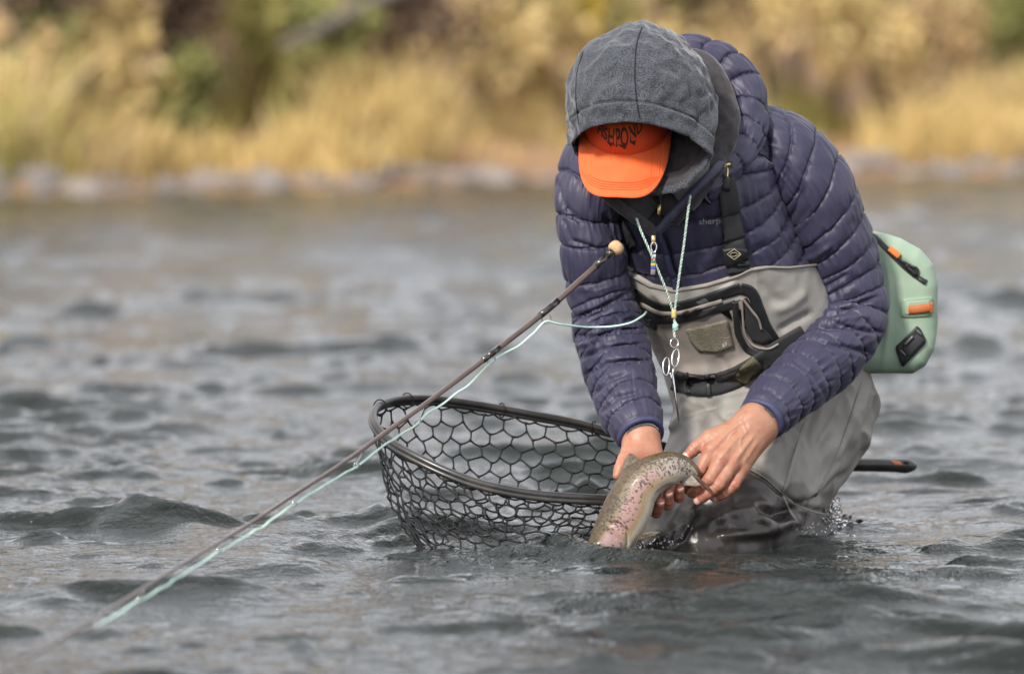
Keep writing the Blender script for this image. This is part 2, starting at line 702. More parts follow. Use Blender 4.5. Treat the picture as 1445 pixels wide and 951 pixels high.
def axis(dense_lo, dense_hi, step, lo, hi, grow):
    a = list(np.arange(dense_lo, dense_hi, step))
    s, q = step, dense_hi
    while q < hi:
        a.append(q); s *= grow; q += s
    a.append(hi)
    s, q = step, dense_lo
    b = []
    while q > lo:
        s *= grow; q -= s; b.append(max(q, lo))
    return np.array(b[::-1] + a)


gx = axis(-12, 14, 0.45, -420, 420, 1.16)
gy = axis(24, 62, 0.45, -60, 420, 1.16)
GX, GY = np.meshgrid(gx, gy, indexing='xy')
GZ = ground_z(GX, GY)
m_ground = M('bank_earth', (0.24, 0.135, 0.066), 0.95, (0.33, 0.20, 0.10), 0.5, bump=[(6, 0.1, 0.6)])
g_ob = mesh('riverbank_ground', V3(GX, GY, GZ), grid_faces(len(gy), len(gx)), m_ground)
tag(g_ob, kind='structure')

# ------------------------------------------------------------------ setting: river
wx = axis(-1.25, 1.25, 0.0068, -300, 300, 1.035)
wy = np.concatenate([axis(-2.25, 1.2, 0.010, -40, 1.2, 1.05)[:-1], ])
st, q, tail = 0.010, 1.2, []
while q < 44:
    tail.append(q); st = min(st * 1.0065, 0.10); q += st
wy = np.concatenate([wy, tail, [46, 52, 70, 120]])
WX, WY = np.meshgrid(wx, wy, indexing='xy')
cell = np.maximum(np.gradient(wy)[:, None] * 0.8 + 0 * WX, np.abs(np.gradient(wx))[None, :] + 0 * WX)
wr = np.random.default_rng(23)
H = np.zeros_like(WX); DX = np.zeros_like(WX); DY = np.zeros_like(WX)
pat = [np.clip(0.75 + 0.75 * fbm(V3(WX * s_, WY * s_ * 0.8, 0.3), 2, sd), 0.12, 1.9) for s_, sd in ((0.7, 31), (1.3, 32), (2.2, 33))]
warpx = 0.10 * fbm(V3(WX * 1.4, WY * 1.4, 0.7), 2, 61)
warpy = 0.10 * fbm(V3(WX * 1.4, WY * 1.4, 3.7), 2, 62)
def waves(n, l0, l1, slope, spread, mod, chop):
    global H, DX, DY
    for k in range(n):
        lam = l0 * (l1 / l0) ** ((k + wr.random()) / n)
        ang = math.pi / 2 + 0.12 + wr.normal(0, spread) + (math.pi if wr.random() < 0.35 else 0)
        kx, ky = math.cos(ang), math.sin(ang)
        w = 2 * math.pi / lam
        fade = np.clip((lam / np.maximum(cell, 1e-4) - 2.5) / 3.0, 0, 1)
        amp = slope / w * fade * mod
        wp = min(1.0, lam / 0.3)
        ph = w * (kx * (WX + wp * warpx) + ky * (WY + wp * warpy)) + wr.random() * 6.28
        H += amp * np.cos(ph)
        DX -= chop * amp * kx * np.sin(ph); DY -= chop * amp * ky * np.sin(ph)


waves(34, 0.13, 1.1, 0.023, 0.5, pat[1], 0.8)                       # the river's chop, crests lying across the view
waves(46, 0.028, 0.12, 0.048, 0.5, np.clip(pat[2] - 0.38, 0.22, 1.6), 0.7)     # patches of fine ripples
waves(18, 0.55, 2.2, 0.030, 0.6, smooth01((WY - 5) / 9) * (1 - 0.85 * smooth01((WY - 17) / 10)), 0.6)                       # broader chop out on the river
cfade = np.clip((0.3 / np.maximum(cell, 1e-4) - 2.5) / 3.0, 0, 1)
w3 = 0.05 * fbm(V3(WX * 6, WY * 6, 0.2), 2, 64)
m1 = fbm(V3((WX + 1.6 * warpx + w3) / 0.50 + 3.1, (WY + 1.4 * warpy + 0.7 * w3) / 0.17, 0.4), 3, 81, 0.5)
m2 = fbm(V3((WX + 1.6 * warpx + w3) / 0.26 + 9.1, (WY + warpy + 0.7 * w3) / 0.10, 2.4), 3, 83, 0.5)
H += cfade * (0.045 * np.clip(m1 + 0.10 * m2 - 0.34, 0, 1) ** 1.15 + 0.024 * np.clip(m2 - 0.38, 0, 1) ** 1.15)        # single humps that rear up
# crests a little sharper than troughs
H = H + 6.0 * np.clip(H, -0.02, 0.05) ** 2 * 0.6


def bump_at(px, py, rx, ry, h):
    """a mound of water: centre in the photograph, radii in metres"""
    a = (py - 147.0) / FPX
    yy = CAMH / a - D0
    c = P(px, py, yy)
    return h * np.exp(-((WX - c[0]) / rx) ** 2 - ((WY - yy) / ry) ** 2)


for (px, py, rx, ry, h) in ((185, 738, 0.085, 0.10, 0.026), (262, 752, 0.06, 0.09, 0.022), (480, 745, 0.13, 0.10, 0.022),
                            (560, 746, 0.07, 0.08, 0.016), (430, 812, 0.10, 0.09, 0.018), (330, 845, 0.10, 0.10, 0.020),
                            (75, 850, 0.06, 0.08, 0.016), (255, 612, 0.09, 0.16, 0.034), (120, 668, 0.05, 0.10, 0.024),
                            (40, 632, 0.06, 0.14, 0.022), (1290, 636, 0.06, 0.12, 0.03), (1400, 735, 0.10, 0.12, 0.022),
                            (1200, 870, 0.10, 0.06, 0.006), (960, 850, 0.2, 0.10, 0.005), (1215, 748, 0.07, 0.06, 0.018)):
    H += bump_at(px, py, rx, ry, h)
# chop where the leg and the fish break the surface
for (px, py, rx, ry, h, s_) in ((1150, 745, 0.08, 0.07, 0.022, 34), (880, 775, 0.07, 0.06, 0.020, 40), (700, 792, 0.12, 0.07, 0.010, 45),
                                (520, 772, 0.14, 0.10, 0.006, 45), (1240, 735, 0.12, 0.10, 0.010, 36)):
    g = bump_at(px, py, rx, ry, h)
    H += g * (0.2 + 1.1 * fbm(V3(WX * s_, WY * s_ * 0.8, 0.5), 3, 77))

m_water = bpy.data.materials.new('river_water')
m_water.use_nodes = True
t = m_water.node_tree
b = t.nodes['Principled BSDF']
b.inputs['Base Color'].default_value = (0.0115, 0.0155, 0.0135, 1)
b.inputs['Roughness'].default_value = 0.035
b.inputs['IOR'].default_value = 1.333
co = t.nodes.new('ShaderNodeTexCoord')
prev = None
for (sc_, dist, stg, strx) in ((6.0, 0.03, 0.32, (0.8, 1.1, 1)), (36.0, 0.010, 0.5, (0.7, 1.2, 1)), (110.0, 0.0028, 0.8, (1, 0.9, 1))):
    mpn = t.nodes.new('ShaderNodeMapping'); mpn.inputs['Scale'].default_value = strx
    n2 = t.nodes.new('ShaderNodeTexNoise'); n2.inputs['Scale'].default_value = sc_; n2.inputs['Detail'].default_value = 3
    n2.inputs['Distortion'].default_value = 0.6
    bp = t.nodes.new('ShaderNodeBump'); bp.inputs['Distance'].default_value = dist; bp.inputs['Strength'].default_value = stg
    t.links.new(co.outputs['Object'], mpn.inputs['Vector']); t.links.new(mpn.outputs['Vector'], n2.inputs['Vector'])
    t.links.new(n2.outputs['Fac'], bp.inputs['Height'])
    if prev is not None:
        t.links.new(prev.outputs['Normal'], bp.inputs['Normal'])
    prev = bp
t.links.new(prev.outputs['Normal'], b.inputs['Normal'])
WV = V3(WX + DX, WY + DY, H)
w_ob = mesh('river_water', WV, grid_faces(len(wy), len(wx)), m_water)
tag(w_ob, kind='structure')


def water_z(x, y):
    i = np.clip(np.searchsorted(wy, y), 0, len(wy) - 1); j = np.clip(np.searchsorted(wx, x), 0, len(wx) - 1)
    return H[i, j]


# ------------------------------------------------------------------ far bank: stones
def rock_mesh(seed):
    r = np.random.default_rng(seed)
    u = np.linspace(0, np.pi, 9)[1:-1]; v = np.arange(12) / 12 * 2 * np.pi
    U, Vv = np.meshgrid(u, v, indexing='ij')
    d = V3(np.sin(U) * np.cos(Vv), np.sin(U) * np.sin(Vv), np.cos(U))
    d = np.concatenate([d.reshape(-1, 3), [[0, 0, 1], [0, 0, -1]]])
    rad = 1 + 0.35 * fbm(d * 1.3 + seed, 2, seed)
    for q in range(5):
        nn = unit(r.normal(size=3)); c = 0.62 + 0.2 * r.random()
        dd = (d * rad[:, None]) @ nn
        rad = np.where(dd > c, rad * c / np.maximum(dd, 1e-6) * 0.97, rad)
    V = d * rad[:, None]
    n = 7 * 12
    F = grid_faces(7, 12, True)[:, ::-1].tolist()
    F += [[(k + 1) % 12, k, n][::-1] for k in range(12)] + [[72 + k, 72 + (k + 1) % 12, n + 1][::-1] for k in range(12)]
    return V, F


ROCKM = [M('rock_pale', (0.28, 0.245, 0.22), 0.85, (0.19, 0.165, 0.15), 3), M('rock_grey', (0.24, 0.22, 0.215), 0.85, (0.15, 0.14, 0.14), 3),
         M('rock_dark', (0.13, 0.12, 0.12), 0.85, (0.2, 0.18, 0.17), 3)]
rock_me = []
for s_ in range(6):
    V_, F_ = rock_mesh(100 + s_)
    me = bpy.data.meshes.new('bank_rock')
    me.from_pydata(V_.tolist(), [], F_)
    me.polygons.foreach_set('use_smooth', np.ones(len(me.polygons), bool))
    me.materials.append(ROCKM[s_ % 3])
    rock_me.append(me)
rr = np.random.default_rng(5)
SIZEW = lambda v: 'small' if v < 0.09 else ('mid sized' if v < 0.13 else 'large')
ROCKLAB = ['pale stone lying at the waterline of the far bank', 'mid grey stone lying at the waterline of the far bank',
           'dark grey stone lying at the waterline of the far bank']
for k in range(150):
    x = -9 + 20 * (k + rr.random()) / 150
    big = rr.random()
    sz = 0.07 + 0.12 * big ** 2
    mi = int(rr.integers(0, 6))
    if k in (30, 33, 36, 40):
        mi, sz = 0, 0.19
    o = bpy.data.objects.new('bank_rock', rock_me[mi])
    y = float(bank_y(x)) + rr.uniform(-0.25, 0.9)
    o.location = (x, y, float(ground_z(np.array(x), np.array(y))) + sz * 0.15)
    o.scale = (sz * rr.uniform(1.0, 1.7), sz * rr.uniform(0.8, 1.3), sz * rr.uniform(0.6, 0.95))
    o.rotation_euler = (rr.uniform(-.2, .2), rr.uniform(-.2, .2), rr.uniform(0, 6.28))
    COL.objects.link(o)
    tag(o, SIZEW(sz) + ' ' + ['smooth', 'angular'][mi // 3] + ' ' + ROCKLAB[mi % 3], 'rock', 'stones along the far waterline')

# ------------------------------------------------------------------ far bank: dry grass
m_grass = M('dry_grass', (1, 1, 1), 0.8, attr='tint', spec=0.2)


def blades(n, x0, x1, d0, d1, hmin, hmax, seed):
    r = np.random.default_rng(seed)
    x = r.uniform(x0, x1, n); d = r.uniform(d0, d1, n)
    dens = fbm(V3(x * 0.9, d * 1.2, 0), 2, seed + 3)
    keep = r.random(n) < np.clip(0.55 + 1.5 * dens, 0.04, 1)
    x, d, dens = x[keep], d[keep], dens[keep]
    n = len(x)
    y = bank_y(x) + d
    z = ground_z(x, y)
    hgt = r.uniform(hmin, hmax, n) * np.clip(0.85 + 0.95 * fbm(V3(x * 0.9, d * 0.6, 4), 3, seed + 8), 0.25, 1.75)
    wdt = r.uniform(0.006, 0.013, n) * 1.6
    az = r.uniform(0, 6.28, n)
    lean = r.uniform(0.05, 0.8, n) * hgt
    la = r.uniform(0, 6.28, n)
    sx, sy = np.cos(az) * wdt, np.sin(az) * wdt
    rows = []
    for tt, wk in ((0, 1.0), (0.5, 0.85), (0.85, 0.5)):
        cx = x + np.cos(la) * lean * tt ** 2; cy = y + np.sin(la) * lean * tt ** 2; cz = z + hgt * tt * (1 - 0.12 * tt)
        rows.append(V3(cx - sx * wk, cy - sy * wk, cz)); rows.append(V3(cx + sx * wk, cy + sy * wk, cz))
    rows.append(V3(x + np.cos(la) * lean, y + np.sin(la) * lean, z + hgt * 0.9))
    V = np.stack(rows, 1)
    base = np.arange(n)[:, None] * 7
    F = np.concatenate([base + np.array([[0, 1, 3, 2]]), base + np.array([[2, 3, 5, 4]]), base + np.array([[4, 5, 6, 6]])])
    F = F.tolist()
    F = [f if f[2] != f[3] else f[:3] for f in F]
    pal = np.array([[0.56, 0.41, 0.17], [0.62, 0.48, 0.26], [0.45, 0.40, 0.11], [0.28, 0.28, 0.08], [0.32, 0.21, 0.11]])
    c1 = fbm(V3(x * 0.45, d * 0.6, 9), 2, seed + 11) + r.normal(0, 0.28, n)
    ci = np.digitize(c1, [-0.15, 0.22, 0.55, 0.95])
    col = pal[ci] * r.uniform(0.8, 1.2, (n, 1))
    return V.reshape(-1, 3), F, np.repeat(col, 7, 0)


Vg, Fg, Cg = blades(34000, -10, 13, 0.7, 6.0, 0.30, 0.80, 41)
gob = mesh('dry_grass', Vg, Fg, m_grass, smooth=False, color=Cg)
tag(gob, 'tall dry golden grass covering the far bank', 'grass', kind='stuff')

# ------------------------------------------------------------------ far bank: shrubs and trees
LEAFM = {k: M('leaf_' + k, c, 0.7, c2, 2.5, spec=0.3) for k, c, c2 in (
    ('golden', (0.54, 0.40, 0.15), (0.66, 0.51, 0.26)), ('olive', (0.26, 0.25, 0.075), (0.40, 0.35, 0.12)),
    ('green', (0.15, 0.16, 0.05), (0.26, 0.25, 0.085)), ('brown', (0.10, 0.066, 0.048), (0.16, 0.108, 0.072)),
    ('yellow', (0.66, 0.46, 0.04), (0.60, 0.42, 0.08)), ('russet', (0.42, 0.28, 0.13), (0.52, 0.37, 0.20)))}
m_bark = M('bark', (0.055, 0.042, 0.036), 0.9, (0.10, 0.078, 0.065), 8, bump=[(20, 0.02, 0.6)])
LEAFW = {'golden': 'golden yellow', 'olive': 'olive green', 'green': 'mid green', 'brown': 'dark brown', 'yellow': 'bright yellow', 'russet': 'russet tan'}


def foliage(c, rad, n, size, seed):
    """many small leaf faces spread through a lumpy volume"""
    r = np.random.default_rng(seed)
    nc = max(6, n // 45)
    cd = unit(r.normal(size=(nc, 3))) * (r.random((nc, 1)) ** 0.45)
    cd[:, 2] = np.where(cd[:, 2] < -0.5, -cd[:, 2] * 0.5, cd[:, 2])
    k = r.integers(0, nc, n)
    p = cd[k] + r.normal(0, 0.15, (n, 3))
    p = np.asarray(c) + p * np.asarray(rad)
    a = unit(r.normal(size=(n, 3))); bb = unit(np.cross(a, r.normal(size=(n, 3))))
    s = size * r.uniform(0.6, 1.3, (n, 1))
    V = np.stack([p - a * s, p + bb * s * 0.55, p + a * s, p - bb * s * 0.55], 1).reshape(-1, 3)
    F = np.arange(4 * n).reshape(-1, 4)
    return V, F


def shrub(px, d, w, h, kind, seed, lab, n=900):
    yb = 36.0
    for _ in range(4):
        x = (px - CX) * (D0 + yb) / FPX
        yb = float(bank_y(np.array(x))) + d
    z = float(ground_z(np.array(x), np.array(yb)))
    root = thing('bank_shrub', lab, 'shrub', (x, yb, z), 'shrubs on the far bank')
    V, F = foliage((x, yb, z + h * 0.58), (w, w * 0.7, h * 0.5), n, 0.075, seed)
    mesh('crown', V, F, LEAFM[kind], root, smooth=False)
    r = np.random.default_rng(seed + 1)
    for q in range(5):
        a = r.uniform(0, 6.28); l = r.uniform(0.5, 0.9) * h; s_ = r.uniform(0.2, 0.7) * w
        pth = spline(np.array([[x, yb, z - 0.05], [x + .4 * s_ * math.cos(a), yb + .4 * s_ * math.sin(a), z + l * .5], [x + s_ * math.cos(a), yb + s_ * math.sin(a), z + l]]), 7)
        V, F = tube(pth, np.linspace(0.025, 0.006, 7), 5)
        mesh('stem', V, F, m_bark, root)


SH = [(255, 3.4, 0.6, 2.0, 'brown'), (560, 3.2, 0.85, 1.9, 'brown'), (620, 5.5, 0.8, 2.6, 'brown'), (110, 4.2, 0.7, 2.1, 'brown'),
      (330, 5.0, 0.7, 2.4, 'olive'), (405, 3.6, 0.6, 1.7, 'olive'), (470, 3.0, 0.5, 1.35, 'green'), (270, 2.6, 0.35, 0.95, 'green'),
      (180, 3.2, 0.5, 1.5, 'golden'), (690, 3.2, 0.7, 1.7, 'golden'), (745, 4.6, 0.7, 2.3, 'olive'), (828, 4.0, 0.16, 2.35, 'yellow'),
      (790, 3.0, 0.6, 1.5, 'golden'), (900, 5.0, 0.9, 2.6, 'olive'), (1000, 5.0, 0.8, 2.4, 'brown'), (1090, 3.6, 0.9, 2.2, 'golden'),
      (1180, 4.2, 0.8, 2.4, 'russet'), (1235, 3.2, 0.9, 1.9, 'golden'), (1290, 5.2, 0.7, 2.9, 'green'), (1330, 3.4, 0.7, 1.8, 'russet'),
      (1400, 4.6, 0.8, 2.4, 'olive'), (1440, 3.2, 0.6, 1.7, 'green'), (60, 3.4, 0.5, 1.4, 'green'), (-40, 4.2, 0.8, 2.0, 'brown'),
      (1500, 4.0, 0.9, 2.2, 'golden'), (10, 2.2, 0.5, 1.1, 'russet'), (1120, 6.2, 0.9, 3.2, 'russet'), (960, 2.6, 0.6, 1.3, 'golden')]
SHL = ['low dark brown thicket at the foot of a thick tree trunk', 'dark brown brush under the grey dead trunk', 'taller dark brown brush behind the grey dead trunk',
       'dark brown brush beside a thick tree trunk', 'tall olive leaved shrub between two dark brown thickets', 'olive leaved shrub at the low end of the dead trunk', 'round green shrub in the golden grass below the dead trunk',
       'small low green shrub deep in golden grass', 'golden leaved shrub standing before dark brown brush', 'golden leaved shrub next to the dark brush under the dead trunk', 'tall olive shrub next to a tuft of bright yellow leaves',
       'slim shrub with a tuft of bright yellow leaves', 'low golden shrub below the bright yellow tuft', 'broad olive shrub behind the angler\'s hooded head', 'dark brown brush behind the angler\'s shoulder', 'broad golden shrub beyond the angler\'s shoulder',
       'russet tan shrub between two broad golden shrubs', 'broad low golden shrub above pale waterline stones', 'tall green shrub rising above golden and russet shrubs', 'low russet tan shrub before a tall green shrub',
       'olive shrub beside a dark brown leaved tree', 'low green shrub before an olive shrub', 'low green shrub close to a thick tree trunk', 'dark brown brush at the far end of the bank', 'golden shrub at the far end of the bank',
       'low russet shrub right behind the pale stones', 'tall russet shrub behind broad golden shrubs', 'low golden shrub hidden behind the angler']
for k, (px, d, w, h, kind) in enumerate(SH):
    shrub(px, d * 1.2, w, h, kind, 300 + 3 * k, SHL[k], 800)


def tree(x, d, h, kind, seed, lab, tr=0.12, crown=True):
    yb = float(bank_y(np.array(x))) + d
    z = float(ground_z(np.array(x), np.array(yb)))
    r = np.random.default_rng(seed)
    root = thing('bank_tree', lab, 'tree', (x, yb, z), 'trees on the far bank')
    pth = spline(np.array([[x, yb, z - .1], [x + r.uniform(-.15, .15), yb, z + h * .3], [x + r.uniform(-.35, .35), yb + .1, z + h * .62], [x + r.uniform(-.5, .5), yb, z + h * .95]]), 16)
    V, F = tube(pth, np.linspace(tr, tr * .18, 16), 9)
    mesh('trunk', V, F, m_bark, root)
    for q in range(8):
        i = int(r.integers(5, 14)); a = r.uniform(0, 6.28); l = h * r.uniform(.14, .3)
        e = pth[i] + np.array([math.cos(a) * l, math.sin(a) * l, l * .7])
        V, F = tube(spline(np.array([pth[i], (pth[i] + e) / 2 + [0, 0, l * .1], e]), 7), np.linspace(tr * .4, tr * .08, 7), 6)
        mesh('limb', V, F, m_bark, root)
    if crown:
        V, F = foliage(pth[10], (h * .27, h * .27, h * .33), 1500, 0.12, seed + 5)
        mesh('crown', V, F, LEAFM[kind], root, smooth=False)


TR = [(-4.55, 4.5, 4.2, 'brown', 0.17), (-6.8, 8.0, 6.5, 'olive', 0.14), (-2.6, 9.0, 6.0, 'russet', 0.13), (0.2, 10.0, 6.8, 'olive', 0.14),
      (2.2, 9.0, 6.0, 'golden', 0.12), (4.6, 8.5, 6.2, 'russet', 0.13), (5.7, 6.5, 5.6, 'brown', 0.15), (8.2, 9.0, 6.6, 'olive', 0.14),
      (-9.5, 9.0, 6.6, 'golden', 0.14), (11.0, 9.0, 6.6, 'russet', 0.14), (-3.6, 12.0, 6.4, 'golden', 0.12), (-1.2, 11.0, 6.4, 'brown', 0.12), (1.3, 12.5, 6.6, 'russet', 0.12), (3.4, 12.0, 6.6, 'brown', 0.12), (6.9, 11.0, 6.6, 'golden', 0.12), (-5.6, 11.0, 6.4, 'russet', 0.12)]  # most of these are added, crowns out of view, to brown the river's reflection
TRL = ['brown leaved tree with a thick dark trunk near the water', 'olive leaved tree behind dark brown brush', 'russet leaved tree behind the grey dead trunk', 'olive leaved tree behind golden shrubs',
       'slender golden leaved tree behind the angler', 'russet leaved tree behind broad golden shrubs', 'brown leaved tree with dark trunk among russet shrubs', 'olive leaved tree behind a low green shrub',
       'golden leaved tree at the far end of the bank', 'russet leaved tree at the far end of the bank', 'golden tree behind the tall olive shrub', 'brown leaved tree behind the dark brush of the dead trunk', 'russet tree behind the slender golden tree',
       'brown leaved tree behind the angler\'s shoulder', 'golden tree behind the tall green shrub', 'russet tree behind the thick trunked tree']
for k, (x, d, h, kind, tr_) in enumerate(TR):
    tree(x, d, h * 0.90, kind, 700 + 9 * k, TRL[k], tr_)
# the dead trunk that leans through the brush
xa = P(455, 40, 35.5); xb = P(600, -25, 37.0)
pth = spline(np.array([P(400, 66, 34.8), xa, (xa + xb) / 2 + [0, 0, .03], xb, xb + (xb - xa)]), 14)
pth[:, 2] = np.maximum(pth[:, 2], ground_z(pth[:, 0], pth[:, 1]))
V_, F_ = tube(pth, np.linspace(0.055, 0.10, 14), 9)
lo = mesh('dead_trunk', V_, F_, M('dead_wood', (0.17, 0.14, 0.12), 0.9, (0.12, 0.10, 0.085), 10))
tag(lo, 'grey dead trunk leaning through the brush of the far bank', 'dead tree')
# ------------------------------------------------------------------ the angler
m_navy = M('navy_nylon', (0.028, 0.027, 0.058), 0.56, (0.040, 0.036, 0.068), 9, bump=[(420, 0.0006, 0.25), (85, 0.0016, 0.25)], spec=0.45, sheen=0.10, rough2=0.46)
m_navy_trim = M('navy_trim', (0.035, 0.040, 0.095), 0.6, (0.045, 0.05, 0.11), 60)
m_fleece = M('grey_fleece', (0.024, 0.027, 0.034), 0.95, (0.098, 0.104, 0.118), 520, bump=[(420, 0.002, 0.7), (60, 0.002, 0.3)], spec=0.2, sheen=0.4, detail=1)
m_lining = M('charcoal_lining', (0.032, 0.029, 0.031), 0.95, (0.050, 0.045, 0.047), 60, bump=[(250, 0.002, 0.5)], sheen=0.3)
m_black = M('black_webbing', (0.018, 0.018, 0.020), 0.75, (0.026, 0.026, 0.028), 300, bump=[(700, 0.0006, 0.5)])
m_tape = M('black_seam_tape', (0.010, 0.0105, 0.012), 0.5, (0.014, 0.015, 0.016), 30)
m_wader = M('wader_cloth', (1, 1, 1), 0.6, (0.86, 0.86, 0.86), 14, bump=[(35, 0.004, 0.25), (600, 0.0005, 0.3)], attr='tint')
_t = m_wader.node_tree
_at = [n for n in _t.nodes if n.type == 'ATTRIBUTE'][0]
_mr = _t.nodes.new('ShaderNodeMapRange')            # the dark shell of the knees is wet and glossier
_mr.inputs['From Min'].default_value = 0.08; _mr.inputs['From Max'].default_value = 0.18
_mr.inputs['To Min'].default_value = 0.27; _mr.inputs['To Max'].default_value = 0.6
_t.links.new(_at.outputs['Fac'], _mr.inputs['Value'])
_t.links.new(_mr.outputs['Result'], _t.nodes['Principled BSDF'].inputs['Roughness'])
m_wseam = M('wader_seam', (0.20, 0.185, 0.165), 0.6, (0.26, 0.24, 0.215), 300)
m_pouch = M('wader_pouch', (0.215, 0.185, 0.165), 0.6, (0.25, 0.215, 0.19), 18, bump=[(40, 0.003, 0.25)])
m_orange = M('orange_cap_cloth', (0.80, 0.118, 0.026), 0.75, (0.86, 0.14, 0.032), 40, bump=[(900, 0.0004, 0.4)], sheen=0.2)
m_orange2 = M('orange_cap_crown', (0.74, 0.105, 0.027), 0.8, (0.80, 0.125, 0.034), 40, bump=[(900, 0.0004, 0.4)])
m_ink = M('dark_print', (0.060, 0.030, 0.024), 0.7)
m_skin = M('skin', (1, 1, 1), 0.42, (0.93, 0.90, 0.90), 120, bump=[(420, 0.0010, 0.5), (120, 0.0018, 0.4)], sss=0.14, attr='tint')
m_nail = M('nail', (0.60, 0.36, 0.30), 0.28, spec=0.5)
m_hair = M('brown_hair', (0.055, 0.032, 0.020), 0.7, (0.09, 0.055, 0.034), 160, bump=[(260, 0.003, 0.8)])
m_brass = M('brass', (0.55, 0.40, 0.16), 0.3, metal=0.9)
m_steel = M('steel', (0.62, 0.62, 0.62), 0.18, metal=1.0)
m_gaiter = M('grey_gaiter', (0.115, 0.115, 0.12), 0.85, (0.15, 0.15, 0.155), 50)

person = thing('person', 'angler in navy puffer jacket, orange cap and grey waders bending over the trout', 'person', tuple(P(1070, 790, 0.1)))


def quilt(S, TH, R, seams, tilt, th0, amp, seed, wrinkle=1.0):
    """height of a stitched down surface: full baffles, tight seams, puckers that run across the seams"""
    s = S + tilt * R * np.cos(TH - th0) + 0.0028 * fbm(V3(np.cos(TH) * 1.6, np.sin(TH) * 1.6, S * 9), 2, seed)
    i = np.clip(np.searchsorted(seams, s) - 1, 0, len(seams) - 2)
    lo, hi = seams[i], seams[i + 1]
    f = np.clip((s - lo) / (hi - lo), 0, 1)
    e = np.minimum(f, 1 - f)
    L = hi - lo
    d = e * L
    puff = amp * np.clip(L / 0.042, 0.25, 1.25) * (0.62 * (1 - (1 - 2 * e) ** 2.0) + 0.38 * (1 - np.exp(-d / 0.0035)))
    arc = TH * R
    cw, sw = np.cos(TH) * R, np.sin(TH) * R
    puck = fbm(V3(cw / 0.008 + i * 5.1, sw / 0.008, s / 0.05), 2, seed + 1) * np.exp(-d / 0.011) * 0.0019
    mid = fbm(V3(cw / 0.015 + i * 3.3, sw / 0.015, s / 0.055 + 0.35 * i), 2, seed + 2)
    mid = (0.5 - np.abs(mid)) * 0.0034 * np.exp(-d / 0.03)
    big = fbm(V3(cw / 0.06, sw / 0.06, S / 0.05), 2, seed + 3) * 0.0024
    groove = -0.0036 * np.exp(-(d / 0.0015) ** 2)
    return puff + wrinkle * (puck + mid + big) + groove


def loft(rows, ns, nth, ref, power=2.0):
    c = spline(rows, ns)
    T, e1, e2 = frames(c, ref)
    th = np.arange(nth) / nth * 2 * np.pi
    S = np.broadcast_to(arclen(c)[:, None], (ns, nth))
    TH = np.broadcast_to(th[None, :], (ns, nth))
    return c, T, e1, e2, S, TH


def loft_pos(c, e1, e2, TH, disp, power=2.0):
    ct, stt = np.cos(TH), np.sin(TH)
    if power != 2.0:
        k = (np.abs(ct) ** power + np.abs(stt) ** power) ** (-1 / power)
        ct, stt = ct * k, stt * k
    a = c[:, 3:4] + disp
    b = c[:, 4:5] + disp
    return c[:, None, :3] + (a * ct)[..., None] * e1[:, None, :] + (b * stt)[..., None] * e2[:, None, :]


def rows_px(rows):
    return np.array([[*P(r[0], r[1], r[2]), *r[3:]] for r in rows])


# ---- torso of the jacket
FRONT = unit(np.array([-0.30, -0.92, -0.12]))
TORSO = rows_px([(1106, 590, .20, .100, .13), (1090, 540, .19, .122, .166), (1060, 470, .14, .122, .158), (1026, 400, .09, .120, .152),
                 (996, 330, .05, .118, .150), (978, 268, .02, .108, .146), (976, 222, .02, .096, .140), (984, 186, .03, .078, .118), (990, 166, .035, .055, .085)])
c, T, e1, e2, S, TH = loft(TORSO, 330, 380, FRONT)
seams_t = np.cumsum(np.r_[-0.01, 0.041 + 0.004 * np.sin(np.arange(22) * 2.1)])
R_t = np.broadcast_to(c[:, 4:5] * 0.92, S.shape)
disp = quilt(S, TH, R_t, seams_t, 0.10, 0.4, 0.0045, 11, 1.1)
VT = loft_pos(c, e1, e2, TH, disp, 2.3).reshape(-1, 3)
FT = grid_faces(330, 380, True)
VT = px_folds(VT, vnormals(VT, FT), [([(938, 335), (948, 375), (958, 412)], 4, -0.006), ([(985, 398), (1010, 352), (1018, 320)], 9, 0.004),
                                     ([(900, 330), (914, 360), (925, 395)], 5, -0.005)])
jacket = mesh('jacket', VT, FT, m_navy, person)
torso_tree = bvh(VT, FT)

# ---- sleeves
LARM = rows_px([(1040, 196, .05, .050, .050), (1092, 206, .05, .066, .066), (1138, 255, .05, .072, .071), (1171, 325, .07, .067, .067),
                (1194, 393, .085, .063, .063), (1205, 443, .075, .060, .061), (1180, 490, .02, .057, .057), (1134, 533, -.06, .053, .053),
                (1092, 573, -.135, .047, .047), (1074, 592, -.17, .040, .040)])
c, T, e1, e2, S, TH = loft(LARM, 420, 240, (0.0, -1, 0.05))
Ltot = arclen(c)[-1]
sp = []
q = 0.0
while q < Ltot + 0.1:
    g = 0.045 if q < 0.36 * Ltot else (0.036 if q < 0.62 * Ltot else 0.041)
    sp.append(q); q += g * (1 + 0.12 * math.sin(len(sp) * 1.7))
tl = np.interp(S / Ltot, [0, 0.3, 0.5, 0.62, 1], [-0.55, -0.45, -0.25, -0.05, 0.10])
disp = quilt(S, TH, c[:, 3:4] + 0 * S, np.array(sp), tl, math.pi / 2, 0.0043, 21, 1.05)
disp = disp * np.interp(S / Ltot, [0, .93, .985, 1], [1, 1, .6, -.4])
VL = loft_pos(c, e1, e2, TH, disp).reshape(-1, 3)
FL = grid_faces(420, 240, True)
NL = vnormals(VL, FL)
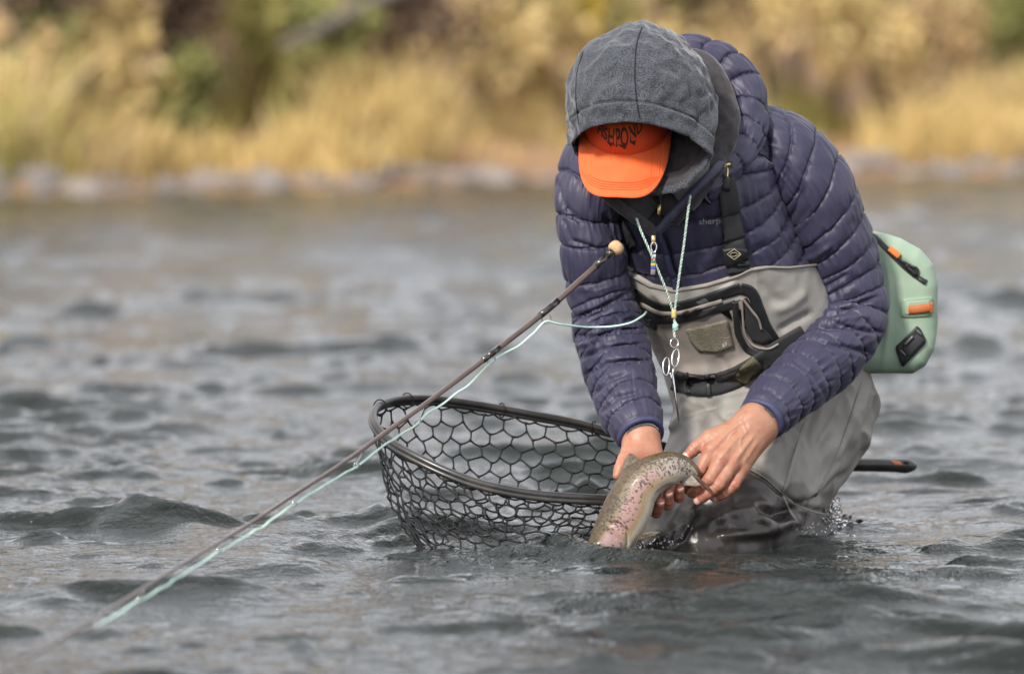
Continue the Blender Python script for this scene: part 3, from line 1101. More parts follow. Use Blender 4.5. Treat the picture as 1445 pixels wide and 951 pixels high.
VL = px_folds(VL, NL, [([(1152, 447), (1190, 438), (1240, 418)], 3.2, -0.008), ([(1150, 462), (1195, 462), (1248, 470)], 3.2, -0.008),
                       ([(1146, 455), (1190, 450), (1225, 446)], 5, 0.006), ([(1140, 478), (1190, 490), (1235, 500)], 4, -0.006),
                       ([(1120, 410), (1160, 408), (1200, 385)], 4, -0.006), ([(1100, 330), (1120, 300), (1135, 262)], 4, -0.006),
                       ([(1108, 345), (1128, 322), (1150, 292)], 4, 0.005), ([(1095, 285), (1105, 265), (1112, 235)], 4, -0.005),
                       ([(1118, 372), (1150, 362), (1175, 345)], 4, 0.005), ([(1110, 500), (1150, 530), (1165, 560)], 4, -0.004)])
mesh('sleeve', VL, FL, m_navy, jacket)
larm_c = c

RARM = rows_px([(905, 205, .02, .05, .05), (850, 226, .0, .060, .060), (829, 285, -.02, .057, .052), (834, 350, -.015, .057, .053),
                (845, 410, .0, .058, .055), (858, 462, -.015, .059, .059), (873, 525, -.08, .056, .057), (890, 580, -.15, .050, .050),
                (904, 614, -.195, .041, .041)])
c, T, e1, e2, S, TH = loft(RARM, 420, 240, (0.0, -1, 0.05))
Ltot = arclen(c)[-1]
sp = []
q = -0.01
while q < Ltot + 0.1:
    g = 0.049 if q < 0.46 * Ltot else (0.027 if q < 0.66 * Ltot else 0.041)
    sp.append(q); q += g * (1 + 0.15 * math.sin(len(sp) * 2.3))
tl = np.interp(S / Ltot, [0, 0.25, 0.5, 0.75, 1], [0.5, 0.25, -0.1, -0.22, -0.1])
disp = quilt(S, TH, c[:, 3:4] + 0 * S, np.array(sp), tl, math.pi / 2, 0.0043, 51, 1.2)
disp = disp * np.interp(S / Ltot, [0, .94, .985, 1], [1, 1, .6, -.4])
VR = loft_pos(c, e1, e2, TH, disp).reshape(-1, 3)
FR = grid_faces(420, 240, True)
NR = vnormals(VR, FR)
VR = px_folds(VR, NR, [([(805, 450), (840, 440), (890, 412)], 3.5, -0.008), ([(806, 462), (850, 458), (902, 440)], 4, 0.006),
                       ([(808, 474), (850, 474), (908, 462)], 3.2, -0.009), ([(812, 490), (850, 478), (880, 470)], 3.5, 0.006),
                       ([(814, 508), (850, 490), (912, 484)], 3.2, -0.008), ([(824, 530), (855, 512), (920, 508)], 3.2, -0.007),
                       ([(790, 300), (805, 340), (845, 352)], 3.5, -0.006), ([(783, 250), (795, 290), (820, 315)], 3.5, -0.006),
                       ([(835, 560), (858, 535), (890, 525)], 3.5, -0.006), ([(846, 585), (870, 560), (905, 552)], 3.5, -0.005),
                       ([(850, 300), (868, 330), (878, 360)], 5, -0.006)])
mesh('sleeve', VR, FR, m_navy, jacket)
rarm_c = c
rsleeve_tree = bvh(VR, FR)
lsleeve_tree = bvh(VL, FL)


def ring_at(cen, n_dir, e_a, e_b, ra, rb, rad, name, mat, parent, n=48, nseg=10, wob=0.0, seed=0):
    th = np.arange(n) / n * 2 * np.pi
    w = 1 + wob * fbm(V3(np.cos(th) * 1.5, np.sin(th) * 1.5, 0), 2, seed)
    p = cen + (ra * w * np.cos(th))[:, None] * e_a + (rb * w * np.sin(th))[:, None] * e_b
    V, F = tube(p, rad, nseg, closed=True)
    return mesh(name, V, F, mat, parent)


def cuff(arm, parent):
    T = unit(arm[-1, :3] - arm[-8, :3])
    a = unit(np.array([0, -1., 0]) - T * -T[1]); b = np.cross(T, a)
    ring_at(arm[-1, :3] + T * 0.000, T, a, b, 0.037, 0.037, 0.0052, 'cuff', m_navy_trim, parent, wob=0.04, seed=3)
    n, m = 24, 48
    th = np.arange(m) / m * 2 * np.pi
    k = np.linspace(0, 1, n)[:, None]
    r = 0.0335 - 0.001 * np.sin(k * 3.1) + 0.0012 * vn(V3(k * 3 + 0 * th, np.cos(th) * 3 + 0 * k, np.sin(th) * 3 + 0 * k), 4)
    base = arm[-1, :3] - T * 0.02
    p = base + (k * 0.030)[..., None] * T + (r * np.cos(th))[..., None] * a + (r * np.sin(th))[..., None] * b
    mesh('fleece_cuff', p.reshape(-1, 3), grid_faces(n, m, True), m_fleece, parent)


cuff(larm_c, jacket)
cuff(rarm_c, jacket)

# ---- jacket hood lying round the neck behind the fleece hood
HROW = rows_px([(934, 92, .02, .020, .030), (962, 84, .015, .026, .040), (1006, 96, .02, .031, .044), (1040, 128, .015, .033, .044),
                (1050, 168, -.01, .032, .042), (1042, 208, -.045, .029, .036), (1022, 240, -.085, .024, .028), (1004, 262, -.105, .018, .020), (990, 280, -.11, .012, .013)])
c, T, e1, e2, S, TH = loft(HROW, 260, 150, (-0.25, -0.85, 0.2))
Ltot = arclen(c)[-1]
sp = np.cumsum(np.r_[-0.02, np.full(16, 0.042) * (1 + 0.15 * np.sin(np.arange(16) * 1.9))])
disp = quilt(S, TH, c[:, 4:5] + 0 * S, sp, 0.3, 0.6, 0.0038, 61, 1.6)
# a stitched line along its edge
disp = disp - 0.005 * np.exp(-(np.angle(np.exp(1j * (TH - 0.35))) * 0.036 / 0.003) ** 2)
VH = loft_pos(c, e1, e2, TH, disp).reshape(-1, 3)
mesh('jacket_hood', VH, grid_faces(260, 150, True), m_navy, jacket)
# dark lining between the two hoods
LROW = rows_px([(940, 100, -.02, .030, .045), (985, 108, -.03, .030, .042), (1012, 140, -.04, .028, .034), (1020, 185, -.07, .024, .028), (1010, 225, -.10, .020, .022), (990, 262, -.12, .018, .018), (968, 290, -.125, .014, .014)])
c, T, e1, e2, S, TH = loft(LROW, 90, 60, (-0.2, -0.9, 0.2))
disp = 0.003 * fbm(V3(np.cos(TH) * 1.3, np.sin(TH) * 1.3, S * 40), 2, 88)
mesh('hood_lining', loft_pos(c, e1, e2, TH, disp).reshape(-1, 3), grid_faces(90, 60, True), m_lining, jacket)

# ---- head frame
HF = unit(np.array([-0.27, -0.60, -0.75]))
HS = unit(np.cross(np.array([0.02, 0.10, 1.0]), HF)); HS = HS if HS[0] > 0 else -HS
HU = np.cross(HF, HS)
HC = P(903, 146, -0.17)

# ---- fleece hood over the cap
nps, nph = 150, 260
ph = np.arange(nph) / nph * 2 * np.pi
def hood_base(psi_, ph_):
    sg_ = np.sin(ph_); cg_ = np.cos(ph_)
    low = smooth01(-sg_ * 3)
    l_s = 0.128 * np.sin(psi_) * np.where(sg_ >= 0, cg_, np.sign(cg_) * np.abs(cg_) ** 0.62) * (1 + 0.10 * low * (cg_ > 0))
    l_u = 0.133 * np.sin(psi_) * sg_ * np.where(sg_ < 0, 1.12, 1.0); l_f = 0.138 * np.cos(psi_)
    return (HC + l_s[..., None] * HS + np.clip(l_u, 0, 1)[..., None] * HU + np.clip(-l_u, 0, 1)[..., None] * np.array([0.05, -0.04, -0.98]) +
            l_f[..., None] * HF)


# the opening follows the edge seen in the photograph: for each angle round the face find how far back it lies
EDGE = np.array([(955, 300), (985, 284), (1001, 266), (1007, 248), (1006, 234), (998, 216), (975, 195), (940, 179), (900, 171), (860, 173), (830, 181), (812, 196), (804, 216), (806, 236), (815, 252)], float)
EDGE = spline(np.column_stack([EDGE, np.zeros(len(EDGE))]), 300)[:, :2]
rim_psi = np.zeros(nph)
for q in range(nph):
    a = ph[q]
    ps = np.radians(np.linspace(28, 92, 65))
    sg = math.sin(a)
    pp_ = hood_base(ps, np.full_like(ps, a))
    qx_, qy_ = PX(pp_)
    dd_ = np.hypot(qx_[:, None] - EDGE[None, :, 0], qy_[:, None] - EDGE[None, :, 1]).min(1)
    rim_psi[q] = ps[np.argmin(dd_)] if (a < math.radians(195) or a > math.radians(310)) else math.radians(84)
for _ in range(30):
    rim_psi = 0.25 * np.roll(rim_psi, 1) + 0.5 * rim_psi + 0.25 * np.roll(rim_psi, -1)
k = np.linspace(0, 1, nps)[:, None]
psi = rim_psi[None, :] + (np.pi - rim_psi[None, :]) * k
SR, UR, FRr = 0.128, 0.133, 0.138
dirs = np.cos(psi)[..., None] * HF + (np.sin(psi) * np.cos(ph))[..., None] * HS + (np.sin(psi) * np.sin(ph))[..., None] * HU
ls = SR * np.sin(psi) * np.cos(ph); lu = UR * np.sin(psi) * np.sin(ph) * np.where(np.sin(ph) < 0, 1.12, 1.0); lf = FRr * np.cos(psi)
ls = np.where(np.sin(ph) < 0, SR * np.sin(psi) * np.sign(np.cos(ph)) * np.abs(np.cos(ph)) ** 0.62, ls)
band = rim_psi[None, :] + 0.245
dist_band = (psi - band) * 0.135
nrm = unit((ls / SR**2)[..., None] * HS + (lu / UR**2)[..., None] * HU + (lf / FRr**2)[..., None] * HF)
h = 0.0048 * fbm(dirs * 2.6, 3, 71) + 0.003 * fbm(dirs * 6, 2, 72) + 0.004 * (0.5 - np.abs(fbm(dirs * np.array([5, 3, 3]) + 4.0, 2, 75)))
h -= 0.0050 * np.exp(-(dist_band / 0.0020) ** 2)                       # stitching of the hem
h += 0.0035 * np.exp(-((psi - rim_psi[None, :]) * 0.135 / 0.010) ** 2)   # rolled edge
h += 0.0022 * ((psi < band) * 1.0)
up = np.clip(np.sin(ph) * 3, 0, 1)[None, :]
for s0 in (-0.052, 0.046):
    dsm = ls - s0 - 0.010 * np.sin(psi * 1.5)
    h += up * (-0.0000 * np.exp(-(dsm / 0.0018) ** 2) + 0.0000 * np.exp(-((np.abs(dsm) - 0.0055) / 0.0035) ** 2))
h += 0.007 * np.exp(-((ls - 0.02) / 0.04) ** 2) * np.clip(np.sin(psi) * np.sin(ph), 0, 1) ** 4      # the peak of the crown
# below the ears the cloth hangs down instead of following the bowed head
pos = hood_base(psi, np.broadcast_to(ph[None, :], psi.shape)) + nrm * h[..., None]
thk = 0.007
inner = pos - nrm * thk
edge = 0.5 * (pos[:1] + inner[:1]) + unit(dirs[:1] * 0 + HF) * 0.003
grid = np.concatenate([inner[::-1], edge, pos], 0)
VHd = grid.reshape(-1, 3)
NHd = vnormals(VHd, grid_faces(grid.shape[0], nph, True))
VHd = px_folds(VHd, NHd, [([(820, 122), (850, 118), (872, 108)], 6, -0.002), ([(968, 60), (985, 100), (998, 150)], 10, 0.004), ([(940, 110), (965, 130), (1000, 175)], 8, -0.004)])
fhood = mesh('fleece_hood', VHd, grid_faces(grid.shape[0], nph, True), [m_fleece, m_lining], person, fmat=np.repeat((np.arange(grid.shape[0] - 1) < nps - 8).astype(int), nph))
hood_tree = bvh(VHd, grid_faces(grid.shape[0], nph, True))

m_stitch = M('fleece_seam', (0.012, 0.013, 0.018), 0.9)
for ln_ in ([(906, 39), (899, 60), (896, 100), (898, 140), (903, 168)], [(823, 74), (815, 100), (813, 140), (817, 176)]):
    cord_on(hood_tree, ln_, 0.0013, 'seam', m_stitch, fhood, 60, 0.0)

# ---- cap
CF = unit(np.array([-0.10, -0.53, -0.84]))
CS = unit(np.cross(np.array([0.0, 0.0, 1.0]), CF)); CS = CS if CS[0] > 0 else -CS
CU = np.cross(CF, CS)
_r = math.radians(-4)
CS, CU = math.cos(_r) * CS + math.sin(_r) * CU, -math.sin(_r) * CS + math.cos(_r) * CU
CC = P(884, 152, -0.155)


def cap_point(al, ep, off=0.0):
    """point of the cap crown: al sideways from the front, ep upward; in radians"""
    return (CC + ((0.098 + off) * np.cos(ep) * np.cos(al))[..., None] * CF + ((0.080 + off) * np.cos(ep) * np.sin(al))[..., None] * CS +
            ((0.115 + off) * np.sin(ep))[..., None] * CU)


al, ep = np.meshgrid(np.linspace(-np.pi, np.pi, 120, endpoint=False), np.linspace(-0.30, np.pi / 2 - 0.02, 40), indexing='xy')
crown_ob = mesh('cap', cap_point(al, ep, 0.0006 * vn(V3(al * 6, ep * 6, 0), 3)).reshape(-1, 3), grid_faces(40, 120, True), m_orange2, person)


def brim_point(a, bq, lift):
    s_ = 0.0795 * a
    fb = 0.098 * np.sqrt(np.clip(1 - (0.985 * a) ** 2, 0.02, 1))
    ft = 0.036 + 0.140 * np.clip(1 - np.abs(a) ** 3.4, 0, 1) ** 0.42
    ft = np.maximum(ft, fb)
    f_ = fb + (ft - fb) * bq
    drop = -0.024 * np.abs(a) ** 2.0 - 0.006 * bq - 0.004 * bq * (1 - a * a)
    return CC + s_[..., None] * CS + f_[..., None] * CF + (drop + lift)[..., None] * CU


a_, b_ = np.meshgrid(np.sin(np.linspace(-np.pi / 2, np.pi / 2, 121)), np.linspace(0, 1, 70), indexing='xy')
edge_d = np.minimum((1 - b_) * 0.075, (1 - np.abs(a_)) * 0.0795 * 1.0 + 0.001)
stitch = sum(np.exp(-((edge_d - q_) / 0.0011) ** 2) for q_ in (0.0135, 0.0175, 0.0215, 0.0255))
rnd = 0.0018 * np.sqrt(np.clip(edge_d / 0.002, 0, 1))
top = brim_point(a_, b_, rnd - 0.0016 * stitch + 0.0004)
bot = brim_point(a_, b_, -rnd)
VB = np.concatenate([top.reshape(-1, 3), bot.reshape(-1, 3)])
f0 = grid_faces(70, 121)
brim_ob = mesh('brim', VB, np.concatenate([f0, f0[:, ::-1] + 70 * 121]), m_orange, crown_ob)
for q_ in (0.0125, 0.0165, 0.0205, 0.0245):
    lim = 1 - q_ / 0.0795
    aa_ = np.sin(np.linspace(-np.pi / 2, np.pi / 2, 70)) * lim
    V_, F_ = tube(brim_point(aa_, np.full(70, 1 - q_ / 0.072), np.full(70, 0.0021)), 0.00055, 5)
    mesh('stitching', V_, F_, m_orange2, brim_ob)
# seam where brim meets crown
V_, F_ = tube(brim_point(np.linspace(-0.97, 0.97, 60), np.zeros(60), np.full(60, 0.0015)), 0.0014, 6)
mesh('seam_piping', V_, F_, m_orange2, crown_ob)
# lettering
tv, tf = text2d('FISHPOND', 1.0, 0.022)
wd = tv[:, 0].max() - tv[:, 0].min(); hd = tv[:, 1].max() - tv[:, 1].min()
tx = tv[:, 0] / wd; ty = tv[:, 1] / hd
prof = 0.62 + 0.62 * np.exp(-((tx - 0.02) / 0.26) ** 2)
Xm = tx * 0.100; Ym = 0.048 + ty * 0.034 * prof + 0.012 * tx - 0.006 * np.cos(tx * 5)
# the printed words are lifted two tenths of a millimetre off the cloth
lb = Bag().add(cap_point(Xm / 0.088, Ym / 0.105, 0.0009), tf)
for fx, fy, fw in ((-0.020, 0.020, 0.009), (0.006, 0.018, 0.012), (0.026, 0.023, 0.008)):
    tri = np.array([[fx - fw, fy + 0.010], [fx + fw * 0.6, fy + 0.010], [fx + fw * 0.2, fy - 0.001]])
    lb.add(cap_point(tri[:, 0] / 0.088, tri[:, 1] / 0.105, 0.0010), [(0, 1, 2)])
lb.build('lettering', m_ink, crown_ob, smooth=False)

# ---- waders: hips and legs
g = SDF(P(1095, 640, 0.1) - np.array([0.32, 0.40, 0.42]), P(1095, 500, 0.1) + np.array([0.28, 0.42, 0.20]), 0.0042)
hipL, kneeL, ankL = P(1138, 580, .19), P(990, 772, -.10), P(1192, 812, .22)
hipR, kneeR, ankR = P(1040, 575, .14), P(962, 748, -.08), P(1090, 850, .27)
pel = P(1094, 545, .185)
g.ell(pel, [e2_ for e2_ in (np.array([.96, .28, 0]), np.array([-.28, .96, 0]), np.array([0, 0, 1.]))], (0.166, 0.130, 0.12), 0.03)
g.cone(P(1075, 505, .16), P(1090, 560, .18), 0.128, 0.13, 0.05)
g.cone(hipL, kneeL, 0.114, 0.088, 0.05)
g.cone(P(1146, 580, .22), P(1112, 700, .15), 0.092, 0.078, 0.06)
g.cone(kneeL, ankL, 0.086, 0.080, 0.06)
g.cone(hipR, kneeR, 0.100, 0.074, 0.035)
g.cone(kneeR, ankR, 0.068, 0.060, 0.04)
for an in (ankL, ankR):
    g.cone(an, an + np.array([.05, .16, -.09]), .062, .045, .03)
VW, FW = g.mesh(6)
NWn = vnormals(VW, FW)
VW = VW + NWn * (0.007 * fbm(VW * np.array([9, 9, 9]), 3, 91) + 0.004 * (1 - 2 * np.abs(fbm(VW * 15 + 0.6 * fbm(VW * 7, 2, 94)[:, None], 2, 92))))[:, None]
NWn = vnormals(VW, FW)
VW = px_folds(VW, NWn, [
    ([(1168, 512), (1150, 560), (1130, 610), (1112, 665), (1104, 698)], 5, 0.0090), ([(1150, 560), (1136, 600), (1122, 640)], 7, -0.0090),
    ([(1216, 560), (1195, 610), (1170, 660)], 7, 0.0090), ([(1200, 540), (1180, 590), (1150, 640)], 7, -0.0090),
    ([(1050, 662), (1080, 676), (1104, 698), (1135, 716), (1180, 724)], 2.5, -0.0075), ([(1052, 655), (1084, 670), (1108, 690)], 4, 0.0060),
    ([(960, 565), (1000, 548), (1040, 540)], 9, 0.0135), ([(958, 590), (985, 575), (1020, 568)], 5, -0.0120), ([(945, 610), (962, 588), (972, 570)], 5, 0.0090),
    ([(1058, 728), (1090, 742), (1130, 735)], 7, 0.0135), ([(1062, 714), (1095, 726), (1128, 716)], 5, -0.0120), ([(1000, 735), (1050, 720), (1090, 712)], 9, 0.0075),
    ([(1000, 760), (1060, 752), (1110, 748)], 6, 0.0090), ([(1120, 706), (1150, 690), (1185, 650)], 6, 0.0090), ([(1128, 714), (1160, 700), (1195, 664)], 5, -0.0090),
    ([(945, 745), (962, 715), (975, 700)], 5, 0.0105), ([(956, 765), (972, 735), (985, 715)], 5, -0.0105), ([(1010, 580), (1030, 590), (1042, 612)], 7, -0.0090),
    ([(930, 560), (945, 545), (962, 540)], 5, 0.0090), ([(1100, 620), (1085, 640), (1075, 655)], 6, 0.0075), ([(1230, 520), (1215, 580), (1200, 640)], 5, 0.0060)])
wx_, wy_ = PX(VW)
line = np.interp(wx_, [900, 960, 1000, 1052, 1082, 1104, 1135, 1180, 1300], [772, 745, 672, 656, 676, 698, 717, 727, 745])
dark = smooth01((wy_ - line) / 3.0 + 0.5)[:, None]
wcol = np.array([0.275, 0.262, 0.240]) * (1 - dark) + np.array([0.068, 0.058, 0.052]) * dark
wet = smooth01((0.075 + 0.035 * fbm(VW * 22, 3, 97) - VW[:, 2]) / 0.02)[:, None]            # soaked cloth above the waterline, ragged edge
wcol = wcol * (1 - 0.55 * wet)
stain = smooth01((fbm(VW * 11, 3, 98) - 0.35) / 0.4)[:, None]
wcol = wcol * (1 - 0.22 * stain * np.array([0.8, 0.9, 1.0]))
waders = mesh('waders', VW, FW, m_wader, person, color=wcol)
wader_tree = bvh(VW, FW)
for ln_ in ([(1048, 656), (1066, 666), (1084, 678), (1104, 697)], [(1104, 697), (1120, 710), (1150, 722), (1178, 728)], [(1160, 530), (1148, 562), (1131, 608), (1114, 662), (1104, 697)], [(1104, 697), (1112, 716), (1124, 735)], [(1215, 540), (1200, 590), (1172, 660), (1150, 700)]):
    ribbon(wader_tree, ln_, 3.0, 0.0009, 'seam', m_wseam, waders, 50, 4, bulge=0.0006)

# ---- waders: bib
BIB = TORSO.copy()
BIB[:, 3] += 0.015; BIB[:, 4] += 0.016
cb, Tb, b1, b2, Sb, THb = loft(BIB, 300, 320, FRONT)
full = loft_pos(cb, b1, b2, THb, 0 * Sb, 2.3)
fx, fy = PX(full)
ex = [860, 897, 918, 951, 998, 1040, 1058, 1085, 1112, 1180, 1300]
ey = [380, 392, 404, 411, 403, 390, 381, 377, 378, 372, 372]
edge_y = np.interp(fx, ex, ey)
nrow = 150
VBb = np.zeros((nrow, 320, 3))
s_of = np.arange(300)
for j in range(320):
    above = fy[:, j] < edge_y[:, j]
    i1 = np.argmax(above) if above.any() else 200
    f = np.interp(0, [0, 1], [0, 1])
    # exact crossing between two rows
    d0 = fy[i1 - 1, j] - edge_y[i1 - 1, j]; d1 = fy[i1, j] - edge_y[i1, j]
    top_i = i1 - 1 + d0 / max(d0 - d1, 1e-9)
    ii = np.linspace(30, top_i, nrow)
    for cax in range(3):
        VBb[:, j, cax] = np.interp(ii, s_of, full[:, j, cax])
VBf = VBb.reshape(-1, 3)
FBb = grid_faces(nrow, 320, True)
NB = vnormals(VBf, FBb)
VBf = VBf + NB * (0.0030 * fbm(VBf * 14, 3, 95))[:, None]
pouch = []
VBf = px_folds(VBf, NB, [
    ([(925, 505), (960, 524), (1000, 524), (1019, 527), (1040, 518), (1075, 500)], 8, 0.013), ([(928, 520), (962, 538), (1000, 538), (1040, 532), (1080, 512)], 6, -0.010),
    ([(940, 470), (955, 500), (965, 520)], 7, 0.004), ([(1012, 500), (1022, 512), (1030, 525)], 6, -0.004), ([(930, 460), (945, 450), (960, 455)], 5, 0.004),
    ([(1040, 395), (1020, 410), (1000, 425)], 5, 0.004), ([(918, 410), (935, 425), (948, 432)], 5, 0.004), ([(1095, 470), (1120, 455), (1150, 440)], 6, -0.006),
    ([(1088, 440), (1115, 430), (1140, 410)], 8, 0.005), ([(1035, 435), (1042, 470), (1050, 495)], 4, 0.006), ([(1026, 440), (1034, 470), (1040, 500)], 4, -0.004),
    ([(985, 450), (1000, 440), (1012, 432)], 4, 0.004), ([(1070, 395), (1090, 420), (1110, 430)], 7, -0.003), ([(1150, 470), (1180, 500), (1215, 525)], 7, 0.004)])
# rolled top edge: thickness towards the body
inn = VBb[-1] - NB.reshape(nrow, 320, 3)[-1] * 0.010
VBall = np.concatenate([VBf, inn.reshape(-1, 3)])
FBall = np.concatenate([FBb, np.stack([(nrow - 1) * 320 + np.arange(320), (nrow - 1) * 320 + (np.arange(320) + 1) % 320,
                                       nrow * 320 + (np.arange(320) + 1) % 320, nrow * 320 + np.arange(320)], 1)])
bxp, byp = PX(VBall)
pl = np.interp(bxp, [890, 905, 933, 981, 1019, 1037, 1050, 1062, 1085, 1100], [425, 428, 446, 446, 434, 430, 440, 480, 500, 505])
pm = (byp > pl) & (bxp < 1092) & (VBall[:, 1] < 0.12)
pmix = (smooth01((byp - pl) / 3 + .5) * smooth01((1092 - bxp) / 3 + .5) * (VBall[:, 1] < 0.12))[:, None]
smix = smooth01((bxp - 1068) / 3 + .5)[:, None] * (1 - pmix)
bcol = np.array([0.37, 0.352, 0.32]) * (1 - pmix - smix) + np.array([0.25, 0.218, 0.195]) * pmix + np.array([0.275, 0.262, 0.240]) * smix
bib = mesh('bib', VBall, FBall, m_wader, waders, color=bcol)
bib_tree = bvh(VBall, FBall)
top_ring = VBb[-1]
V_, F_ = tube(top_ring + NB.reshape(nrow, 320, 3)[-1] * 0.001, 0.0026, 6, closed=True)
mesh('bib_hem', V_, F_, m_pouch, bib)

# ---- waders: zip panel, pocket, patch, belt
patch(bib_tree, [(896, 407), (915, 422), (933, 431), (958, 427), (981, 421), (1005, 413), (1027, 407), (1050, 400), (1056, 403), (1064, 416), (1078, 437), (1086, 458), (1096, 478),
                 (1086, 486), (1078, 466), (1068, 446), (1054, 420), (1040, 424), (1022, 430), (1000, 438), (977, 444), (950, 445), (930, 443), (912, 434), (898, 422)][:25], 0.0016, 'zip_panel', m_tape, bib, 2, 200, 0, 0.0)
ribbon(bib_tree, [(897, 416), (915, 428), (933, 436), (958, 433), (985, 426), (1015, 416), (1045, 407)], 15, 0.0022, 'seam_tape', m_tape, bib, 70, 5)
ribbon(bib_tree, [(1045, 407), (1058, 411), (1069, 433), (1079, 458), (1092, 480)], 16, 0.0024, 'seam_tape', m_tape, bib, 60, 5)
ribbon(bib_tree, [(904, 441), (930, 450), (957, 450), (985, 444), (1012, 436), (1038, 428)], 11, 0.0022, 'seam_tape', m_tape, bib, 70, 5)
ribbon(bib_tree, [(904, 428), (933, 441), (957, 441), (985, 434), (1019, 424)], 6, 0.0032, 'zip_flap', m_pouch, bib, 60, 5, bulge=0.002)
ribbon(bib_tree, [(1037, 426), (1039, 450), (1043, 474), (1054, 492), (1072, 500), (1092, 493)], 9, 0.0026, 'seam_tape', m_tape, bib, 60, 5)
ribbon(bib_tree, [(1046, 420), (1048, 445), (1052, 472), (1064, 487), (1084, 491), (1098, 484)], 3.2, 0.0048, 'pocket_piping', m_pouch, bib, 60, 5, bulge=0.0015)
ribbon(bib_tree, [(1047, 420), (1058, 434), (1070, 450), (1074, 463)], 3.2, 0.0050, 'pocket_piping', m_pouch, bib, 40, 5, bulge=0.0015)
patch(bib_tree, [(1050, 424), (1062, 440), (1072, 458), (1085, 470), (1092, 480), (1078, 487), (1062, 482), (1054, 468), (1051, 446)], 0.0028, 'pocket_mesh', m_black, bib, 5, 60)
patch(bib_tree, [(903, 430), (916, 440), (929, 447), (926, 466), (912, 460), (904, 452)], 0.0020, 'side_panel', m_tape, bib, 5, 48)
m_velcro = M('olive_velcro', (0.16, 0.145, 0.105), 0.95, (0.23, 0.205, 0.15), 260, bump=[(420, 0.003, 0.9)])
vel = patch(bib_tree, [(968, 465), (996, 459), (1026, 451), (1030, 470), (1035, 489), (1012, 497), (986, 495), (976, 483)], 0.0034, 'velcro_patch', m_velcro, bib, 7, 72)


def stamp(tree, s, cx_, cy_, hpx, rot, lift, name, mat, parent, bold=0.01, wpx=None):
    tv, tf = text2d(s, 1.0, bold)
    hd = tv[:, 1].max() - tv[:, 1].min()
    k_ = hpx / hd
    kx = k_ if wpx is None else wpx / (tv[:, 0].max() - tv[:, 0].min())
    x, y = tv[:, 0] * kx, -tv[:, 1] * k_
    r_ = math.radians(rot)
    pts = np.stack([cx_ + x * math.cos(r_) - y * math.sin(r_), cy_ + x * math.sin(r_) + y * math.cos(r_)], 1)
    pos, nor = cast_many(tree, pts)
    nm = unit(nor.mean(0))
    return mesh(name, pos + nm * lift, tf, mat, parent, smooth=False)


m_pale = M('pale_print', (0.55, 0.55, 0.55), 0.6)
m_greyprint = M('grey_print', (0.20, 0.205, 0.23), 0.6)
stamp(bib_tree, 'g3', 1023, 484, 7, -12, 0.0056, 'lettering', m_pale, bib)
stamp(bib_tree, 'IS', 916, 452, 9, 22, 0.0040, 'lettering', m_greyprint, bib)
# zip pullers on the chest zip
for (x0, y0, x1, y1) in ((962, 442, 972, 436), (979, 436, 990, 434)):
    cord_on(bib_tree, [(x0, y0), ((x0 + x1) / 2, (y0 + y1) / 2 - 1), (x1, y1)], 0.0022, 'zip_puller', m_black, bib, 8, 0.006)
# belt, over bib and hips alike
hip_tree = bvh(np.concatenate([VBall, VW]), np.concatenate([FBall, FW + len(VBall)]))
ribbon(hip_tree, [(952, 536), (968, 541), (1000, 544), (1030, 536), (1060, 520), (1095, 495), (1135, 470)], 30, 0.004, 'belt', m_black, waders, 80, 6, widths=[27, 30, 30, 29, 28, 26, 24])
for xs in ((968, 526, 973, 556), (998, 528, 1001, 559)):
    ribbon(hip_tree, [(xs[0], xs[1]), ((xs[0] + xs[2]) / 2, (xs[1] + xs[3]) / 2), (xs[2], xs[3])], 7, 0.0065, 'belt_loop', m_tape, waders, 12, 4)
m_olive = M('olive_webbing', (0.085, 0.075, 0.045), 0.8, (0.11, 0.10, 0.06), 200)
ribbon(hip_tree, [(1046, 536), (1052, 526), (1060, 517), (1069, 508)], 20, 0.011, 'belt_buckle', m_olive, waders, 16, 5)

# ---- braces of the waders
STR = [(1021, 232), (1024, 262), (1029, 300), (1035, 340), (1041, 382)]
strap = ribbon(torso_tree, STR, 27, 0.0035, 'shoulder_strap', m_black, waders, 60, 6, widths=[22, 26, 27, 29, 33], rise=0.010)
ribbon(torso_tree, [(1019, 262), (1023, 262), (1027, 262)], 20, 0.012, 'strap_slider', m_tape, waders, 6, 5, rise=0.006)
bk = patch(torso_tree, [(1018, 349), (1034, 346), (1052, 349), (1055, 362), (1056, 371), (1038, 373), (1022, 372), (1019, 360)], 0.018, 'strap_buckle', m_tape, waders, 6, 60, flat=0.9)
# emblem: diamond outline with a small fish
dm = np.array([(1026, 359), (1036, 351.5), (1046, 359), (1036, 366.5)])
pc, nc = cast(torso_tree, 1036, 359)
yb = pc[1] - 0.027
ebag = Bag()
dpts = P(dm[:, 0], dm[:, 1], yb)
V_, F_ = tube(np.concatenate([spline(np.array([dpts[i], (dpts[i] + dpts[(i + 1) % 4]) / 2, dpts[(i + 1) % 4]]), 4)[:-1] for i in range(4)]), 0.0006, 5, closed=True)
ebag.add(V_, F_)
fx_ = np.array([(1030, 360), (1033, 357), (1038, 356.5), (1041, 359), (1044, 356.5), (1043, 361), (1040, 360.5), (1036, 362), (1032, 362)])
V_, F_ = tube(P(fx_[:, 0], fx_[:, 1], yb), 0.0005, 5, closed=True)
ebag.add(V_, F_)
ebag.build('emblem', M('emblem_gold', (0.40, 0.36, 0.22), 0.5), bk)
ribbon(torso_tree, [(862, 300), (872, 318), (882, 334), (890, 350)], 26, 0.0035, 'shoulder_strap', m_black, waders, 30, 5, rise=0.006)

